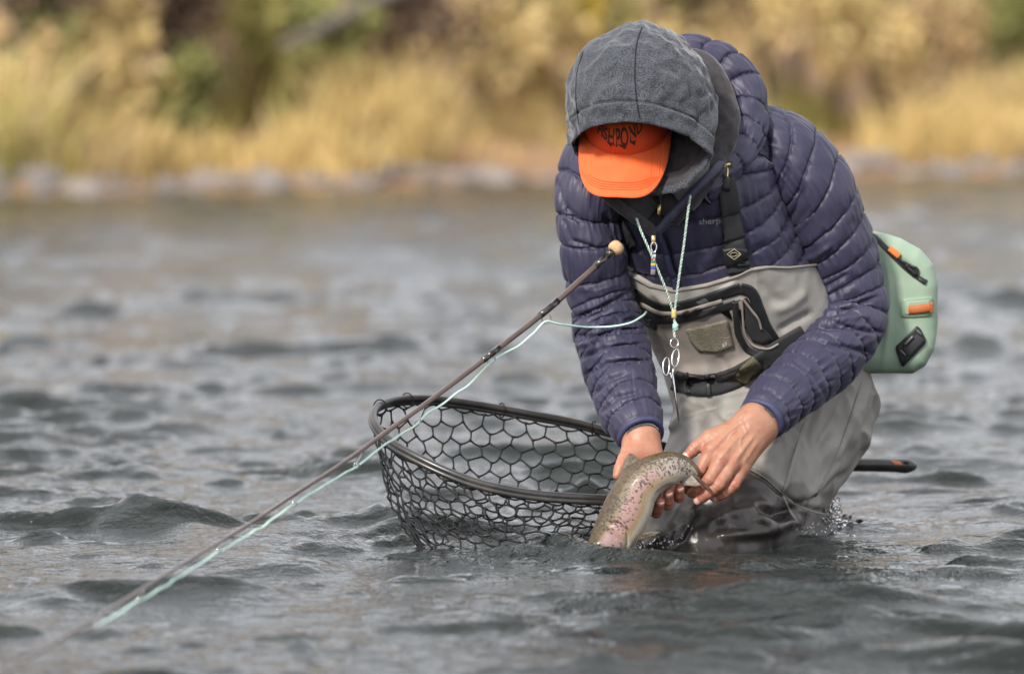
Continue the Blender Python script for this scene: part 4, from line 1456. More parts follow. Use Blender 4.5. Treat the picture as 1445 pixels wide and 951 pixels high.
# ---- jacket front: collar, zip, puller, lettering
m_zip = M('zip_tape_navy', (0.030, 0.034, 0.075), 0.6)
ribbon(torso_tree, [(928, 322), (936, 345), (945, 375), (957, 410)], 9, 0.004, 'zip_placket', m_zip, jacket, 50, 5, rise=0.004, bulge=0.003)
stamp(torso_tree, 'sherpa', 1005, 314, 11, -3, 0.0075, 'lettering', m_greyprint, jacket, wpx=36)


def flap(pts, name, mat, parent, width=0.02, th=0.004, n=30):
    """a collar edge: soft band through points given as picture place and depth, hanging inwards"""
    r_ = spline(np.array([P(*q) for q in pts]), n)
    V, F = tube(r_, np.full(n, width), 14, nth_shape=np.stack([np.full(14, th / width), np.ones(14)], 1))
    return mesh(name, V, F, mat, parent)


flap([(848, 268, -.165), (872, 290, -.165), (900, 310, -.155), (926, 330, -.145)], 'collar', m_lining, jacket, 0.010, 0.005)
flap([(926, 330, -.145), (950, 302, -.155), (978, 272, -.158), (1004, 246, -.145), (1024, 222, -.10)], 'collar', m_navy, jacket, 0.008, 0.005)
flap([(868, 262, -.145), (895, 285, -.140), (915, 305, -.13)], 'inner_collar', m_lining, jacket, 0.026, 0.009)
flap([(988, 252, -.135), (962, 278, -.135), (940, 305, -.125)], 'inner_collar', m_lining, jacket, 0.028, 0.009)
flap([(915, 272, -.10), (925, 290, -.105), (930, 318, -.115)], 'inner_jacket_front', m_lining, jacket, 0.034, 0.012)
V_, F_ = tube(P(np.array([930, 932, 929]), np.array([268, 290, 318]), np.array([-.140, -.142, -.140])), 0.0028, 6)
mesh('inner_zip', V_, F_, m_black, jacket)
V_, F_ = box_vf(P(930, 296, -.150), (0.0028, 0, 0), (0, 0.0015, 0), (0.0006, 0, 0.009), 0.0008)
mesh('inner_zip_puller', V_, F_, m_brass, jacket)
flap([(985, 205, -.13), (988, 232, -.14), (972, 258, -.145), (950, 274, -.14)], 'neck_gaiter', m_gaiter, person, 0.017, 0.006)
# main zip slider with its ribbon puller in five coloured bands
V_, F_ = box_vf(P(922, 339, -.158), (0.0036, 0, 0), (0, 0.003, 0), (0, 0, 0.009), 0.0014)
zs = mesh('zip_slider', V_, F_, m_brass, jacket)
th = np.arange(20) / 20 * 2 * np.pi
V_, F_ = tube(P(922.5, 349, -.160) + np.stack([0.0048 * np.cos(th), 0 * th, 0.0085 * np.sin(th)], 1), 0.0014, 6, closed=True)
mesh('zip_ring', V_, F_, m_steel, zs)
bands = [('ribbon_grey', (0.18, 0.17, 0.19), 357), ('ribbon_white', (0.62, 0.60, 0.60), 361.5), ('ribbon_red', (0.42, 0.06, 0.05), 365.5), ('ribbon_green', (0.05, 0.19, 0.10), 369.5),
         ('ribbon_yellow', (0.55, 0.40, 0.07), 373.5), ('ribbon_blue', (0.07, 0.09, 0.30), 378), ('ribbon_grey', (0.18, 0.17, 0.19), 384)]
for nm_, cl_, yy in bands:
    hh = 0.0026 if yy < 380 else 0.0048
    V_, F_ = box_vf(P(922.3 - (yy - 357) * 0.03, yy, -.160), (0.0040, 0.0006, 0), (0, 0.0011, 0), (0.0002, 0, hh), 0.0004)
    mesh('zip_ribbon', V_, F_, M(nm_, cl_, 0.8), zs)
# cord lock of the hood
V_, F_ = box_vf(P(1026, 233, -.150), (0.006, 0, 0.0015), (0, 0.0028, 0), (-0.0006, 0, 0.0026), 0.001)
cl = mesh('cord_lock', V_, F_, m_brass, jacket)
V_, F_ = tube(P(np.array([1026, 1027, 1026, 1027]), np.array([236, 242, 248, 252]), np.full(4, -.150)), np.array([.0016, .0018, .0022, .0026]), 6)
mesh('cord_end', V_, F_, m_brass, cl)

# ---- body: one skin surface (hands fine, the covered body coarse)
def hand_sdf(lo, hi, palm, fingers, extra=()):
    g = SDF(lo, hi, 0.0015)
    for (a, b, ra, rb, k_) in palm:
        g.cone(a, b, ra, rb, k_)
    base = g.D.copy()
    out = base.copy()
    for f_ in fingers:
        g.D = np.full_like(base, 0.06)
        for (a, b, ra, rb, k_) in f_:
            g.cone(a, b, ra, rb, k_)
        kk = 0.008
        hh = np.maximum(kk - np.abs(g.D - base), 0) / kk
        out = np.minimum(out, np.minimum(g.D, base) - hh * hh * kk * 0.25)
    g.D = out
    return g.mesh(2)


def finger(j, r, k=0.003):
    """joints j (picture place + depth) and radii at them; the pads swell a little between the joints"""
    p = [P(*q) for q in j]
    segs = []
    for i in range(len(p) - 1):
        segs.append((p[i], p[i + 1], r[i], r[i + 1], k))
        mid = p[i] * .5 + p[i + 1] * .5 + np.array([0, 0.0012, -0.0012])
        segs.append((mid, mid + (p[i + 1] - p[i]) * .1, r[i] * .99, r[i + 1] * .99, k))
    return segs


# left hand: back of the hand to the camera, fingers curled round the tail
wr_ = P(1067, 598, -.185)
Lk = [P(1003, 636, -.232), P(1018, 648, -.243), P(1033, 656, -.240), P(1047, 661, -.226)]
palmL = [(P(1110, 556, -.11), wr_, 0.029, 0.0265, 0.02), (P(1060, 588, -.185), P(1055, 594, -.195), 0.022, 0.022, 0.02), (P(1074, 607, -.18), P(1066, 612, -.19), 0.022, 0.021, 0.02)]
for q, kn in enumerate(Lk):
    st_ = wr_ + (Lk[q] - Lk[1]) * 0.45
    palmL.append((st_, kn, 0.021, 0.0128 - 0.0008 * (q == 3), 0.014))
    palmL.append((st_ + np.array([0, -.0145, .009]), kn + np.array([0, -.0042, .0042]), 0.0060, 0.0098, 0.003))
palmL += [(P(1046, 604, -.195), P(1003, 617, -.21), 0.019, 0.0125, 0.014), (Lk[0] + np.array([0, .012, 0]), Lk[3] + np.array([0, .012, 0]), 0.013, 0.012, 0.012)]
fingL = [finger([(1003, 636, -.232), (988, 664, -.244), (977, 683, -.236), (970, 691, -.226)], [.0118, .0102, .0090, .0078]),
         finger([(1018, 648, -.243), (1001, 676, -.262), (986, 690, -.254), (976, 696, -.243)], [.0122, .0106, .0094, .0080]),
         finger([(1033, 656, -.240), (1014, 684, -.262), (998, 697, -.258), (987, 705, -.250)], [.0118, .0103, .0090, .0078]),
         finger([(1047, 661, -.226), (1036, 684, -.245), (1022, 696, -.246), (1011, 702, -.240)], [.0106, .0092, .0082, .0070]),
         finger([(1030, 609, -.205), (1000, 617, -.214), (982, 631, -.222), (970, 643, -.224)], [.0150, .0118, .0108, .0086])]
VhL, FhL = hand_sdf(P(1030, 640, -.2) - .11, P(1040, 620, -.2) + np.array([.12, .12, .13]), palmL, fingL)

# right hand: palm behind the fish, fingers under its belly
palmR = [(P(896, 580, -.15), P(903, 618, -.198), 0.029, 0.0265, 0.02), (P(903, 618, -.198), P(892, 652, -.225), 0.026, 0.020, 0.02), (P(908, 620, -.2), P(915, 660, -.222), 0.024, 0.018, 0.02),
         (P(895, 640, -.222), P(905, 684, -.220), 0.020, 0.013, 0.015), (P(912, 645, -.215), P(922, 680, -.222), 0.018, 0.013, 0.015), (P(918, 636, -.212), P(938, 672, -.222), 0.017, 0.012, 0.015)]
fingR = [finger([(905, 684, -.220), (915, 712, -.236), (926, 722, -.262), (931, 708, -.286)], [.0125, .0112, .0104, .0088]),
         finger([(922, 680, -.222), (935, 704, -.236), (942, 711, -.262), (943, 696, -.284)], [.0125, .0112, .0104, .0088]),
         finger([(938, 672, -.222), (952, 694, -.236), (958, 701, -.258), (959, 689, -.276)], [.0118, .0106, .0098, .0084]),
         finger([(930, 652, -.212), (956, 668, -.225), (966, 676, -.236), (968, 672, -.248)], [.0105, .0094, .0086, .0074]),
         finger([(892, 636, -.225), (881, 647, -.246), (875, 660, -.262), (871, 671, -.268)], [.0150, .0112, .0098, .0078])]
VhR, FhR = hand_sdf(P(915, 660, -.22) - .125, P(915, 640, -.22) + .125, palmR, fingR)

# covered body, coarse
g = SDF(P(1000, 400, 0) - np.array([.42, .5, 1.05]), P(1000, 200, 0) + np.array([.45, .6, .3]), 0.009)
g.ell(CC - CU * 0.005, [CS, CF, CU], (0.072, 0.092, 0.106), .02)
g.ell(CC - CU * 0.055 + CF * .025, [CS, CF, CU], (0.055, 0.065, 0.065), .03)          # jaw
g.cone(CC + CF * .088 - CU * .028, CC + CF * .108 - CU * .055, .008, .014, .012)       # nose
g.cone(CC + CF * .086 + CS * .03 - CU * .018, CC + CF * .086 - CS * .03 - CU * .018, .012, .012, .015)   # brow
g.cone(CC + CF * .082 + CS * .02 - CU * .088, CC + CF * .082 - CS * .02 - CU * .088, .010, .010, .012)   # lips
for sg in (-1, 1):
    g.ell(CC + CS * .076 * sg - CU * .03 - CF * .005, [CS, CF, CU], (.011, .022, .034), .008)               # ears
    g.ell(CC + CF * .084 + CS * .032 * sg - CU * .035, [CS, CF, CU], (.014, .012, .010), .004)              # eyes
g.cone(CC - CU * .06 - CF * .02, P(985, 215, .02), .058, .062, .04)
for i in range(1, 7):
    a, b2_ = TORSO[i], TORSO[i + 1]
    for off in (-.32, 0, .32):
        g.cone(a[:3] + np.array([off * a[4], 0, 0]), b2_[:3] + np.array([off * b2_[4], 0, 0]), a[3] * .60, b2_[3] * .60, .02)
for arm in (LARM, RARM):
    for i in range(len(arm) - 1):
        g.cone(arm[i, :3], arm[i + 1, :3], min(arm[i, 3] * .62, .040), min(arm[i + 1, 3] * .62, .040), .015)
for a, b_2, ra, rb in ((hipL, kneeL, .080, .060), (kneeL, ankL, .055, .038), (hipR, kneeR, .072, .054), (kneeR, ankR, .050, .036)):
    g.cone(a, b_2, ra, rb, .03)
for an in (ankL, ankR):
    g.cone(an, an + np.array([.05, .16, -.09]), .038, .026, .03)
VbC, FbC = g.mesh(3)
Vb = np.concatenate([VhL, VhR, VbC])
Fb = np.concatenate([FhL, FhR + len(VhL), FbC + len(VhL) + len(VhR)])
# skin colour: redder over knuckles, finger ends and folds
base = np.array([0.385, 0.198, 0.125]); red = np.array([0.34, 0.115, 0.076])
wgt = np.zeros(len(Vb))
spots = [(P(*q), .016, w_) for q, w_ in (((1003, 636, -.232), .75), ((1018, 648, -.243), .75), ((1033, 656, -.24), .6), ((988, 664, -.244), .8), ((1001, 676, -.262), .8), ((1014, 684, -.262), .8),
                                         ((1036, 684, -.245), .7), ((977, 683, -.236), .9), ((986, 690, -.254), .9), ((998, 697, -.258), .8), ((1022, 696, -.246), .7), ((982, 631, -.222), .6), ((972, 642, -.224), .8),
                                         ((926, 722, -.262), .9), ((931, 708, -.286), .8), ((942, 711, -.262), .9), ((943, 696, -.284), .8), ((958, 701, -.258), .9), ((959, 689, -.276), .8), ((902, 650, -.24), .7))]
for p_, r_, w_ in spots:
    d_ = np.linalg.norm(Vb - p_, axis=1)
    wgt = np.maximum(wgt, w_ * np.exp(-(d_ / r_) ** 2))
wgt = np.clip(wgt + 0.32 * fbm(Vb * 70, 3, 123) + 0.08, 0, 1)
colr = base + (red - base) * wgt[:, None]
rh = np.zeros(len(Vb), bool); rh[len(VhL):len(VhL) + len(VhR)] = True
colr[rh] = colr[rh] * np.array([1.08, 1.02, 1.0])
Nb_ = vnormals(Vb, Fb)
cre = []
for (jx, jy, dx, dy) in ((988, 664, 7, 3), (1001, 676, 7, 5), (1014, 684, 7, 5), (1036, 684, 6, 4), (986, 690, 5, 6), (998, 697, 5, 6), (1022, 696, 4, 5), (982, 631, 5, 6)):
    for o_ in (-3.0, 0, 3.0):
        u_ = np.array([dx, dy]) / math.hypot(dx, dy); w_ = np.array([-u_[1], u_[0]])
        cc_ = np.array([jx, jy]) + w_ * o_
        cre.append(([tuple(cc_ - u_ * 6), tuple(cc_ + w_ * .8), tuple(cc_ + u_ * 6)], 0.9, -0.0011))
for (x0, y0, x1, y1, x2, y2) in ((1060, 600, 1035, 622, 1018, 645), (1066, 612, 1050, 632, 1034, 654), (1050, 592, 1025, 612, 1006, 634), (1070, 620, 1058, 640, 1048, 658)):
    cre.append(([(x0, y0), (x1, y1), (x2, y2)], 3.0, 0.0016))       # tendons
for pts_ in ([(1058, 606), (1046, 618), (1044, 632)], [(1040, 606), (1030, 616), (1026, 630)], [(1044, 632), (1052, 644), (1050, 652)]):
    cre.append((pts_, 1.8, 0.0013))                                  # veins
for pts_ in ([(1044, 585), (1052, 597), (1058, 612)], [(1038, 590), (1046, 602), (1052, 616)], [(992, 624), (999, 622), (1004, 616)]):
    cre.append((pts_, 1.3, -0.0009))
Vb = px_folds(Vb, Nb_, cre)
body = mesh('body', Vb, Fb, m_skin, person, color=colr)


def nail(tip, prev, up, r, parent):
    tip, prev, up = P(*tip), P(*prev), np.asarray(up, float)
    d = unit(tip - prev); up = unit(up - (up @ d) * d); s_ = np.cross(d, up)
    a, b = np.meshgrid(np.linspace(-1, 1, 9), np.linspace(-1, 1, 11), indexing='xy')
    k_ = np.clip(1 - np.abs(b) ** 4, 0, 1) ** .3
    an = a * k_ * 0.95
    p = tip + d * (0.0035 + b * 0.0052)[..., None] + (np.sin(an) * r * 0.92)[..., None] * s_ + (np.cos(an) * r * 1.0 + 0.0006 - 0.0022 * np.clip(b, 0, 1) ** 2)[..., None] * up
    mesh('fingernail', p.reshape(-1, 3), grid_faces(11, 9), m_nail, parent)


for tp, pv, up_, r_ in (((987, 705, -.250), (998, 697, -.258), (-.35, -.9, .05), .0078), ((1011, 702, -.240), (1022, 696, -.246), (-.3, -.9, -.2), .0070),
                        ((970, 643, -.224), (982, 631, -.222), (-.2, -.75, .5), .0086),
                        ((931, 708, -.286), (926, 722, -.262), (.25, -.8, -.3), .0088), ((943, 696, -.284), (942, 711, -.262), (.25, -.8, -.3), .0088), ((959, 689, -.276), (958, 701, -.258), (.2, -.8, -.3), .0084)):
    nail(tp, pv, up_, r_, body)

# hair and beard
g = SDF(CC - .19, CC + .19, 0.005)
g.ell(CC - CF * .018 + CU * .004, [CS, CF, CU], (0.078, 0.088, 0.108), .01)
g.ell(CC + CF * .075 - CU * .02, [CS, CF, CU], (0.10, 0.075, 0.075), .01, cut=True)
g.cone(CC - CU * .10 + CF * .045, CC - CU * .115 + CF * .062, .036, .030, .02)
for sg in (-1, 1):
    g.cone(CC + CS * .066 * sg - CU * .05 + CF * .01, CC + CS * .04 * sg - CU * .10 + CF * .05, .014, .022, .02)
Vh, Fh = g.mesh(2)
Nh = vnormals(Vh, Fh)
mesh('hair', Vh + Nh * (0.003 * fbm(Vh * 120, 2, 8))[:, None], Fh, m_hair, person)
# ------------------------------------------------------------------ the trout
m_fish = M('trout_skin', (1, 1, 1), 0.42, (0.84, 0.84, 0.84), 300, bump=[(520, 0.0012, 0.7), (60, 0.001, 0.2)], attr='tint', coat=0.10, spec=0.6, sss=0.05)
FROW = np.array([[*P(a, b, y), th_ , hh * 0.00121] for a, b, y, th_, hh in (
    (828, 812, -.305, .003, 3), (836, 800, -.305, .010, 12), (848, 781, -.303, .020, 23), (864, 758, -.302, .027, 30.5), (877, 736, -.300, .031, 34),
    (887, 715, -.299, .032, 34), (898, 692, -.297, .031, 31), (912, 676, -.295, .029, 29), (934, 664, -.290, .025, 26), (950, 660, -.285, .020, 23.5), (962, 661, -.280, .015, 19.5), (972, 666, -.275, .011, 15.5), (979, 673, -.272, .006, 13.5))])
fc = spline(FROW, 380)
T_, f1, f2 = frames(fc, (-0.10, -1.0, 0.25))
nth = 250
th = np.arange(nth) / nth * 2 * np.pi
Sf = np.broadcast_to(arclen(fc)[:, None], (380, nth)); THf = np.broadcast_to(th[None, :], (380, nth))
Vf = (fc[:, None, :3] + (fc[:, 3:4] * np.cos(THf))[..., None] * f1[:, None, :] + (fc[:, 4:5] * np.sin(THf) * np.abs(np.sin(THf)) ** 0.08)[..., None] * f2[:, None, :]).reshape(-1, 3)
Ff = np.concatenate([grid_faces(380, nth, True)])
Nf = vnormals(Vf, Ff)
Vf = px_folds(Vf, Nf, [([(856, 736), (874, 739), (885, 750), (886, 766), (880, 780)], 2.0, -0.0034), ([(852, 742), (868, 746), (878, 758), (878, 772)], 5, 0.0015),
                       ([(846, 772), (858, 775), (868, 785)], 2, -0.002), ([(925, 700), (935, 690), (950, 684)], 3, -0.002)])
hf = np.sin(THf).ravel(); sf = (Sf / Sf.max()).ravel()
n1 = fbm(V3(sf * 9, hf * 4, np.cos(THf).ravel() * 2), 3, 205)
back_c, mid_c, pink_c, bel_c = [np.array(q) for q in ((0.092, 0.062, 0.027), (0.20, 0.142, 0.075), (0.37, 0.225, 0.205), (0.42, 0.375, 0.305))]
hq = hf + 0.10 * n1


def ramp(x, stops):
    xs = [s[0] for s in stops]
    return np.stack([np.interp(x, xs, [s[1][k] for s in stops]) for k in range(3)], 1)


fcol = ramp(hq, [(-1, back_c), (-0.55, back_c * 1.2), (-0.25, mid_c), (-0.04, pink_c * 0.92), (0.30, pink_c), (0.62, mid_c * 1.5), (0.84, bel_c), (1, bel_c)])
tail_glare = smooth01((sf - 0.66) / 0.16)[:, None]  # white glare on the scales before the tail, put into the colour
fcol = fcol * (1 - tail_glare * 0.55 * (hf > -0.55)[:, None]) + tail_glare * 0.55 * (hf > -0.55)[:, None] * (np.array([0.42, 0.40, 0.35]) + 0.12 * n1[:, None])
headw = smooth01((0.30 - sf) / 0.03)[:, None] * smooth01((hq[:, None] + 0.45) / 0.3)
fcol = fcol * (1 - headw) + headw * np.where((hq < 0.55)[:, None], np.array([0.36, 0.235, 0.235]), bel_c * 0.95)
sr = np.random.default_rng(77)
fx3 = np.arange(len(Vf))
cand = []
while len(cand) < 1400:
    s_, h_ = sr.uniform(0.12, 0.95), sr.uniform(-1, 0.62)
    if sr.random() < np.clip(0.85 - 0.75 * (h_ + 0.35), 0.05, 1) * (1 if s_ > 0.29 else (0.45 if h_ < -0.4 else 0.08)):
        cand.append((s_, math.asin(h_) if sr.random() < 0.5 else math.pi - math.asin(h_)))
spot = np.zeros(len(Vf))
Vg_ = Vf.reshape(380, nth, 3)
for s_, a_ in cand:
    i = int(s_ * 379); j = int((a_ % (2 * np.pi)) / (2 * np.pi) * nth) % nth
    i0, i1 = max(0, i - 8), min(380, i + 9)
    jj = (np.arange(j - 8, j + 9)) % nth
    blk = Vg_[i0:i1][:, jj]
    d = blk - Vg_[i, j]
    al = (d @ T_[i]); cr_ = np.sqrt(np.maximum((d ** 2).sum(-1) - al ** 2, 0))
    r_ = sr.uniform(0.0008, 0.0015)
    w_ = np.clip(2.2 - 1.5 * np.sqrt((al / (r_ * sr.uniform(0.8, 1.1))) ** 2 + (cr_ / (r_ * sr.uniform(1.1, 1.7))) ** 2), 0, 1) * sr.uniform(.8, 1)
    sub = spot.reshape(380, nth)
    sub[i0:i1][:, jj] = sub[i0:i1][:, jj]
    for c_, jx in enumerate(jj):
        sub[i0:i1, jx] = np.maximum(sub[i0:i1, jx], w_[:, c_])
fcol = fcol * (1 - 0.93 * spot[:, None]) + 0.93 * spot[:, None] * np.array([0.030, 0.022, 0.018])
trout = thing('trout', 'spotted rainbow trout with pink flank held head down in both hands at the water', 'fish', tuple(P(855, 790, -.30)))
mesh('body', Vf, Ff, m_fish, trout, color=fcol)
m_fin = M('fin', (0.22, 0.185, 0.15), 0.35, (0.34, 0.30, 0.26), 120, coat=0.3, stretch=(1, 1, 3))
m_fin_d = M('fin_dark', (0.060, 0.045, 0.030), 0.5, (0.12, 0.09, 0.06), 160)


def fin(pts, y, name, mat, thick=0.0012, tilt=0.0, rays=10):
    """a thin fin: outline given root-edge first; thicker at its root"""
    pts = np.asarray(pts, float)
    n = len(pts)
    c = pts.mean(0)
    ys = np.broadcast_to(np.asarray(y, float), (n,))
    q = np.vstack([np.column_stack([pts, ys]), np.column_stack([pts, ys])[:1]])
    L = np.concatenate([[0], np.cumsum(np.linalg.norm(np.diff(q[:, :2], axis=0), axis=1))])
    u = np.linspace(0, L[-1], 40, endpoint=False)
    o = np.stack([np.interp(u, L, q[:, k]) for k in range(3)], 1)
    cc = o.mean(0)
    rings = [o, cc + (o - cc) * .9, cc + (o - cc) * .5, cc + (o - cc) * .05]
    th_ = [0.15, 0.8, 1.0, 1.0]
    Vt = np.concatenate([P(r[:, 0], r[:, 1], r[:, 2] - thick * k_ * (1 + .4 * np.sin(np.arange(40) * 1.9))) for r, k_ in zip(rings, th_)])
    Vb_ = np.concatenate([P(r[:, 0], r[:, 1], r[:, 2] + thick * k_) for r, k_ in zip(rings, th_)])
    f = grid_faces(4, 40, True)
    F = f[:, ::-1].tolist() + (f + 160).tolist() + [list(range(120, 160))[::-1], list(range(280, 320))]
    mesh(name, np.concatenate([Vt, Vb_]), F, mat, trout)


fin([(874, 674), (877, 662), (882, 648), (888, 639), (894, 641), (901, 646), (906, 651), (892, 664)], [-.292, -.290, -.284, -.280, -.280, -.284, -.290, -.294], 'dorsal_fin', m_fin_d)
fin([(966, 660), (973, 666), (980, 674), (989, 684), (982, 686), (972, 685), (962, 684), (963, 672)], [-.281, -.282, -.282, -.282, -.282, -.282, -.281, -.281], 'tail_fin', m_fin)
fin([(966, 648), (972, 655), (979, 665), (990, 677), (1001, 687), (1008, 695), (1003, 693), (992, 684), (981, 674), (972, 664)], [-.280, -.281, -.283, -.284, -.284, -.282, -.282, -.284, -.283, -.281], 'tail_fin', m_fin_d)
fin([(898, 758), (908, 752), (920, 750), (932, 750), (924, 755), (912, 759), (902, 763)], [-.318, -.325, -.328, -.33, -.33, -.325, -.32], 'pectoral_fin', m_fin_d)
fin([(930, 690), (934, 696), (930, 706), (923, 714), (922, 704), (924, 696)], [-.292, -.29, -.29, -.29, -.292, -.292], 'pelvic_fin', m_fin_d)
# eye
th2 = np.arange(24) / 24 * 2 * np.pi
ec = P(846, 768, -.3235)
ebag2 = Bag()
for r_, o_ in ((0.0, -0.0022),):
    pass
u_, v_ = np.meshgrid(np.linspace(0, np.pi / 2, 8), th2, indexing='ij')
V_ = ec + V3(0.0052 * np.sin(u_) * np.cos(v_), -0.0030 * np.cos(u_), 0.0052 * np.sin(u_) * np.sin(v_))
eye = mesh('eye', V_.reshape(-1, 3), grid_faces(8, 24, True), M('fish_eye_gold', (0.30, 0.24, 0.12), 0.1, coat=1.0), trout)
V_ = ec + np.array([0, -0.0009, 0]) + V3(0.0030 * np.sin(u_) * np.cos(v_), -0.0026 * np.cos(u_), 0.0030 * np.sin(u_) * np.sin(v_))
mesh('pupil', V_.reshape(-1, 3), grid_faces(8, 24, True), M('fish_pupil', (0.005, 0.005, 0.006), 0.05, coat=1.0), eye)

# ------------------------------------------------------------------ landing net
net = thing('landing_net', 'black landing net with rubber mesh bag and long handle, dipped in the river', 'landing net', tuple(P(720, 790, 0)))
m_rim = M('net_rim_black', (0.018, 0.018, 0.018), 0.32, (0.040, 0.035, 0.031), 26, coat=0.25, bump=[(120, 0.0008, 0.3)])
m_rubber = M('net_rubber', (0.008, 0.008, 0.009), 0.45, spec=0.3)
RIM = [(1010, 660, .25), (985, 648, .245), (930, 626, .225), (850, 605, .195), (800, 593, .18), (750, 584, .17), (700, 575, .16), (650, 567, .14), (600, 562, .11), (560, 564, .07), (537, 571, .02), (527, 584, -.03),
       (533, 603, -.08), (555, 625, -.12), (590, 645, -.15), (630, 664, -.17), (670, 679, -.18), (710, 689, -.185), (760, 697, -.185), (810, 701, -.18), (855, 703, -.165), (910, 702, -.10), (965, 690, .06), (1000, 672, .22)]
rimp = np.array([P(*q) for q in RIM])
rc = spline(np.vstack([rimp, rimp[:1]]), 241)[:-1]
cen = rc.mean(0)
outw = unit((rc - cen) * np.array([1, 1, 0]))
shp = np.stack([np.full(16, 1.0), np.full(16, 1.0)], 1)
V_, F_ = tube(rc, 0.0068, 14, closed=True)
rim_o = mesh('rim', V_, F_, m_rim, net)
V_, F_ = tube(rc + outw * 0.0035 - np.array([0, 0, 0.0075]), 0.0052, 12, closed=True)
mesh('rim_lower_edge', V_, F_, m_rim, rim_o)
# handle
hp = np.array([P(1005, 664, .245), P(1060, 660, .27), P(1150, 657, .31), P(1210, 655.5, .335), P(1262, 656.5, .36), P(1284, 657.5, .37), P(1291, 658, .373)])
hq_ = spline(np.column_stack([hp, [.011, .012, .012, .0125, .0125, .0120, .0070]]), 60)
V_, F_ = tube(hq_[:, :3], hq_[:, 3], 18, nth_shape=np.stack([np.full(18, 1.35), np.ones(18)], 1))
hob = mesh('handle', V_, F_, M('net_handle', (0.020, 0.019, 0.019), 0.4, (0.040, 0.036, 0.033), 30, coat=0.2, bump=[(150, .0008, .3)]), net)
htree = bvh(V_, [f for f in F_ if len(f) == 4])
patch(htree, [(1256, 649.5), (1270, 651), (1273, 656), (1262, 655.5)], 0.0006, 'orange_mark', M('net_mark', (0.55, 0.16, 0.06), 0.5), hob, 3, 24)
patch(htree, [(1276, 651), (1281, 651.5), (1283, 654), (1280, 655.5), (1276, 654.5), (1274, 652.5)], 0.0005, 'lanyard_hole', M('hole_black', (0.004, 0.004, 0.004), 0.9), hob, 3, 24, 2)
# mesh bag: honeycomb of rubber cord hung from the rim
NC, NR_ = 44, 11
botc = P(742, 792, -0.27)
kr = np.random.default_rng(9)


def bag_point(a, tt):
    """a: place round the rim (0..1), tt: 0 at the rim, 1 at the bottom"""
    x = (a % 1.0) * len(rc)
    i = int(x) % len(rc); f = x - int(x)
    p = rc[i] * (1 - f) + rc[(i + 1) % len(rc)] * f
    d = p - cen
    near = smooth01((0.06 - p[1]) / 0.16)
    b = np.array([botc[0] + d[0] * 0.46, botc[1] + d[1] * 0.34, -0.045])
    w = tt ** 1.12
    q = p + (b - p) * w
    q[2] = p[2] - 0.012 + (-0.045 - p[2] + 0.012) * (tt ** 0.92)
    sag = math.sin(tt * math.pi)
    q = q + outw[i] * (0.020 * sag) * (1 - 0.4 * near)
    q = q + near * sag * 0.012 * np.array([vn(np.array([a * 30, tt * 4, 1.0])), vn(np.array([a * 30, tt * 4, 5.0])), 0.4 * vn(np.array([a * 30, tt * 4, 9.0]))])
    return q


nodes = {}
for r_ in range(NR_ + 1):
    for c_ in range(2 * NC):
        dn = ((c_ + r_) % 2 == 1)
        tt = (r_ + (0.19 if dn else -0.19)) / NR_
        j = kr.normal(0, 0.0016, 3)
        nodes[(r_, c_)] = bag_point((c_ + kr.normal(0, .06)) / (2 * NC), min(max(tt, 0.0), 1.0)) + j
nb = Bag()


def strand(a, b):
    d = b - a
    o = np.cross(d, kr.normal(size=3)); o = unit(o) * np.linalg.norm(d) * kr.uniform(0, 0.10)
    k_ = np.linspace(0, 1, 5)[:, None]
    p = a + d * k_ + o * np.sin(k_ * np.pi) + np.array([0, 0, -0.0012]) * np.sin(k_ * np.pi)
    V, F = tube(p, np.array([.0025, .0018, .0017, .0018, .0025]), 6, caps=False)
    nb.add(V, F)


for r_ in range(NR_ + 1):
    for c_ in range(2 * NC):
        a = nodes[(r_, c_)]; b = nodes[(r_, (c_ + 1) % (2 * NC))]
        if max(a[2], b[2]) > -0.05:
            strand(a, b)
            if (c_ + r_) % 2 == 1 and r_ < NR_:
                strand(a, nodes[(r_ + 1, c_)])
# the cord that laces the bag to the rim
for c_ in range(0, 2 * NC, 2):
    a = nodes[(0, c_)]
    x = int(c_ / (2 * NC) * len(rc))
    strand(a, rc[x] - np.array([0, 0, 0.006]))
nb.build('netting', m_rubber, net)
for x in (34, 58, 84, 96):
    V_, F_ = tube(rc[x] + np.stack([0.011 * np.cos(th2) * outw[x][0], 0.011 * np.cos(th2) * outw[x][1], 0.013 * np.sin(th2) - 0.003], 1), 0.0013, 5, closed=True)
    mesh('tie', V_, F_, m_rubber, net)

# ------------------------------------------------------------------ fly rod and line
rod = thing('fishing_rod', 'dark brown fly rod with cork butt slanting down over the water past the net', 'fishing rod', tuple(P(30, 935, -1.85)))
m_blank = M('rod_blank', (0.085, 0.052, 0.040), 0.25, (0.06, 0.036, 0.028), 40, coat=0.5)
RODP = np.array([[*P(a, b, y), r_] for a, b, y, r_ in ((866, 353, -.15, .0056), (770, 439, -.22, .0052), (700, 494, -.30, .0048), (600, 570, -.45, .0042), (540, 613, -.57, .0039), (500, 642, -.66, .0036), (415, 698, -.86, .0032),
                                                     (374, 725, -.98, .0030), (249, 801, -1.36, .0028), (133, 873, -1.70, .0026), (30, 935, -2.02, .0024), (-60, 989, -2.3, .0022))])
rp = spline(RODP, 160)
V_, F_ = tube(rp[:, :3], rp[:, 3], 12)
mesh('blank', V_, F_, m_blank, rod)
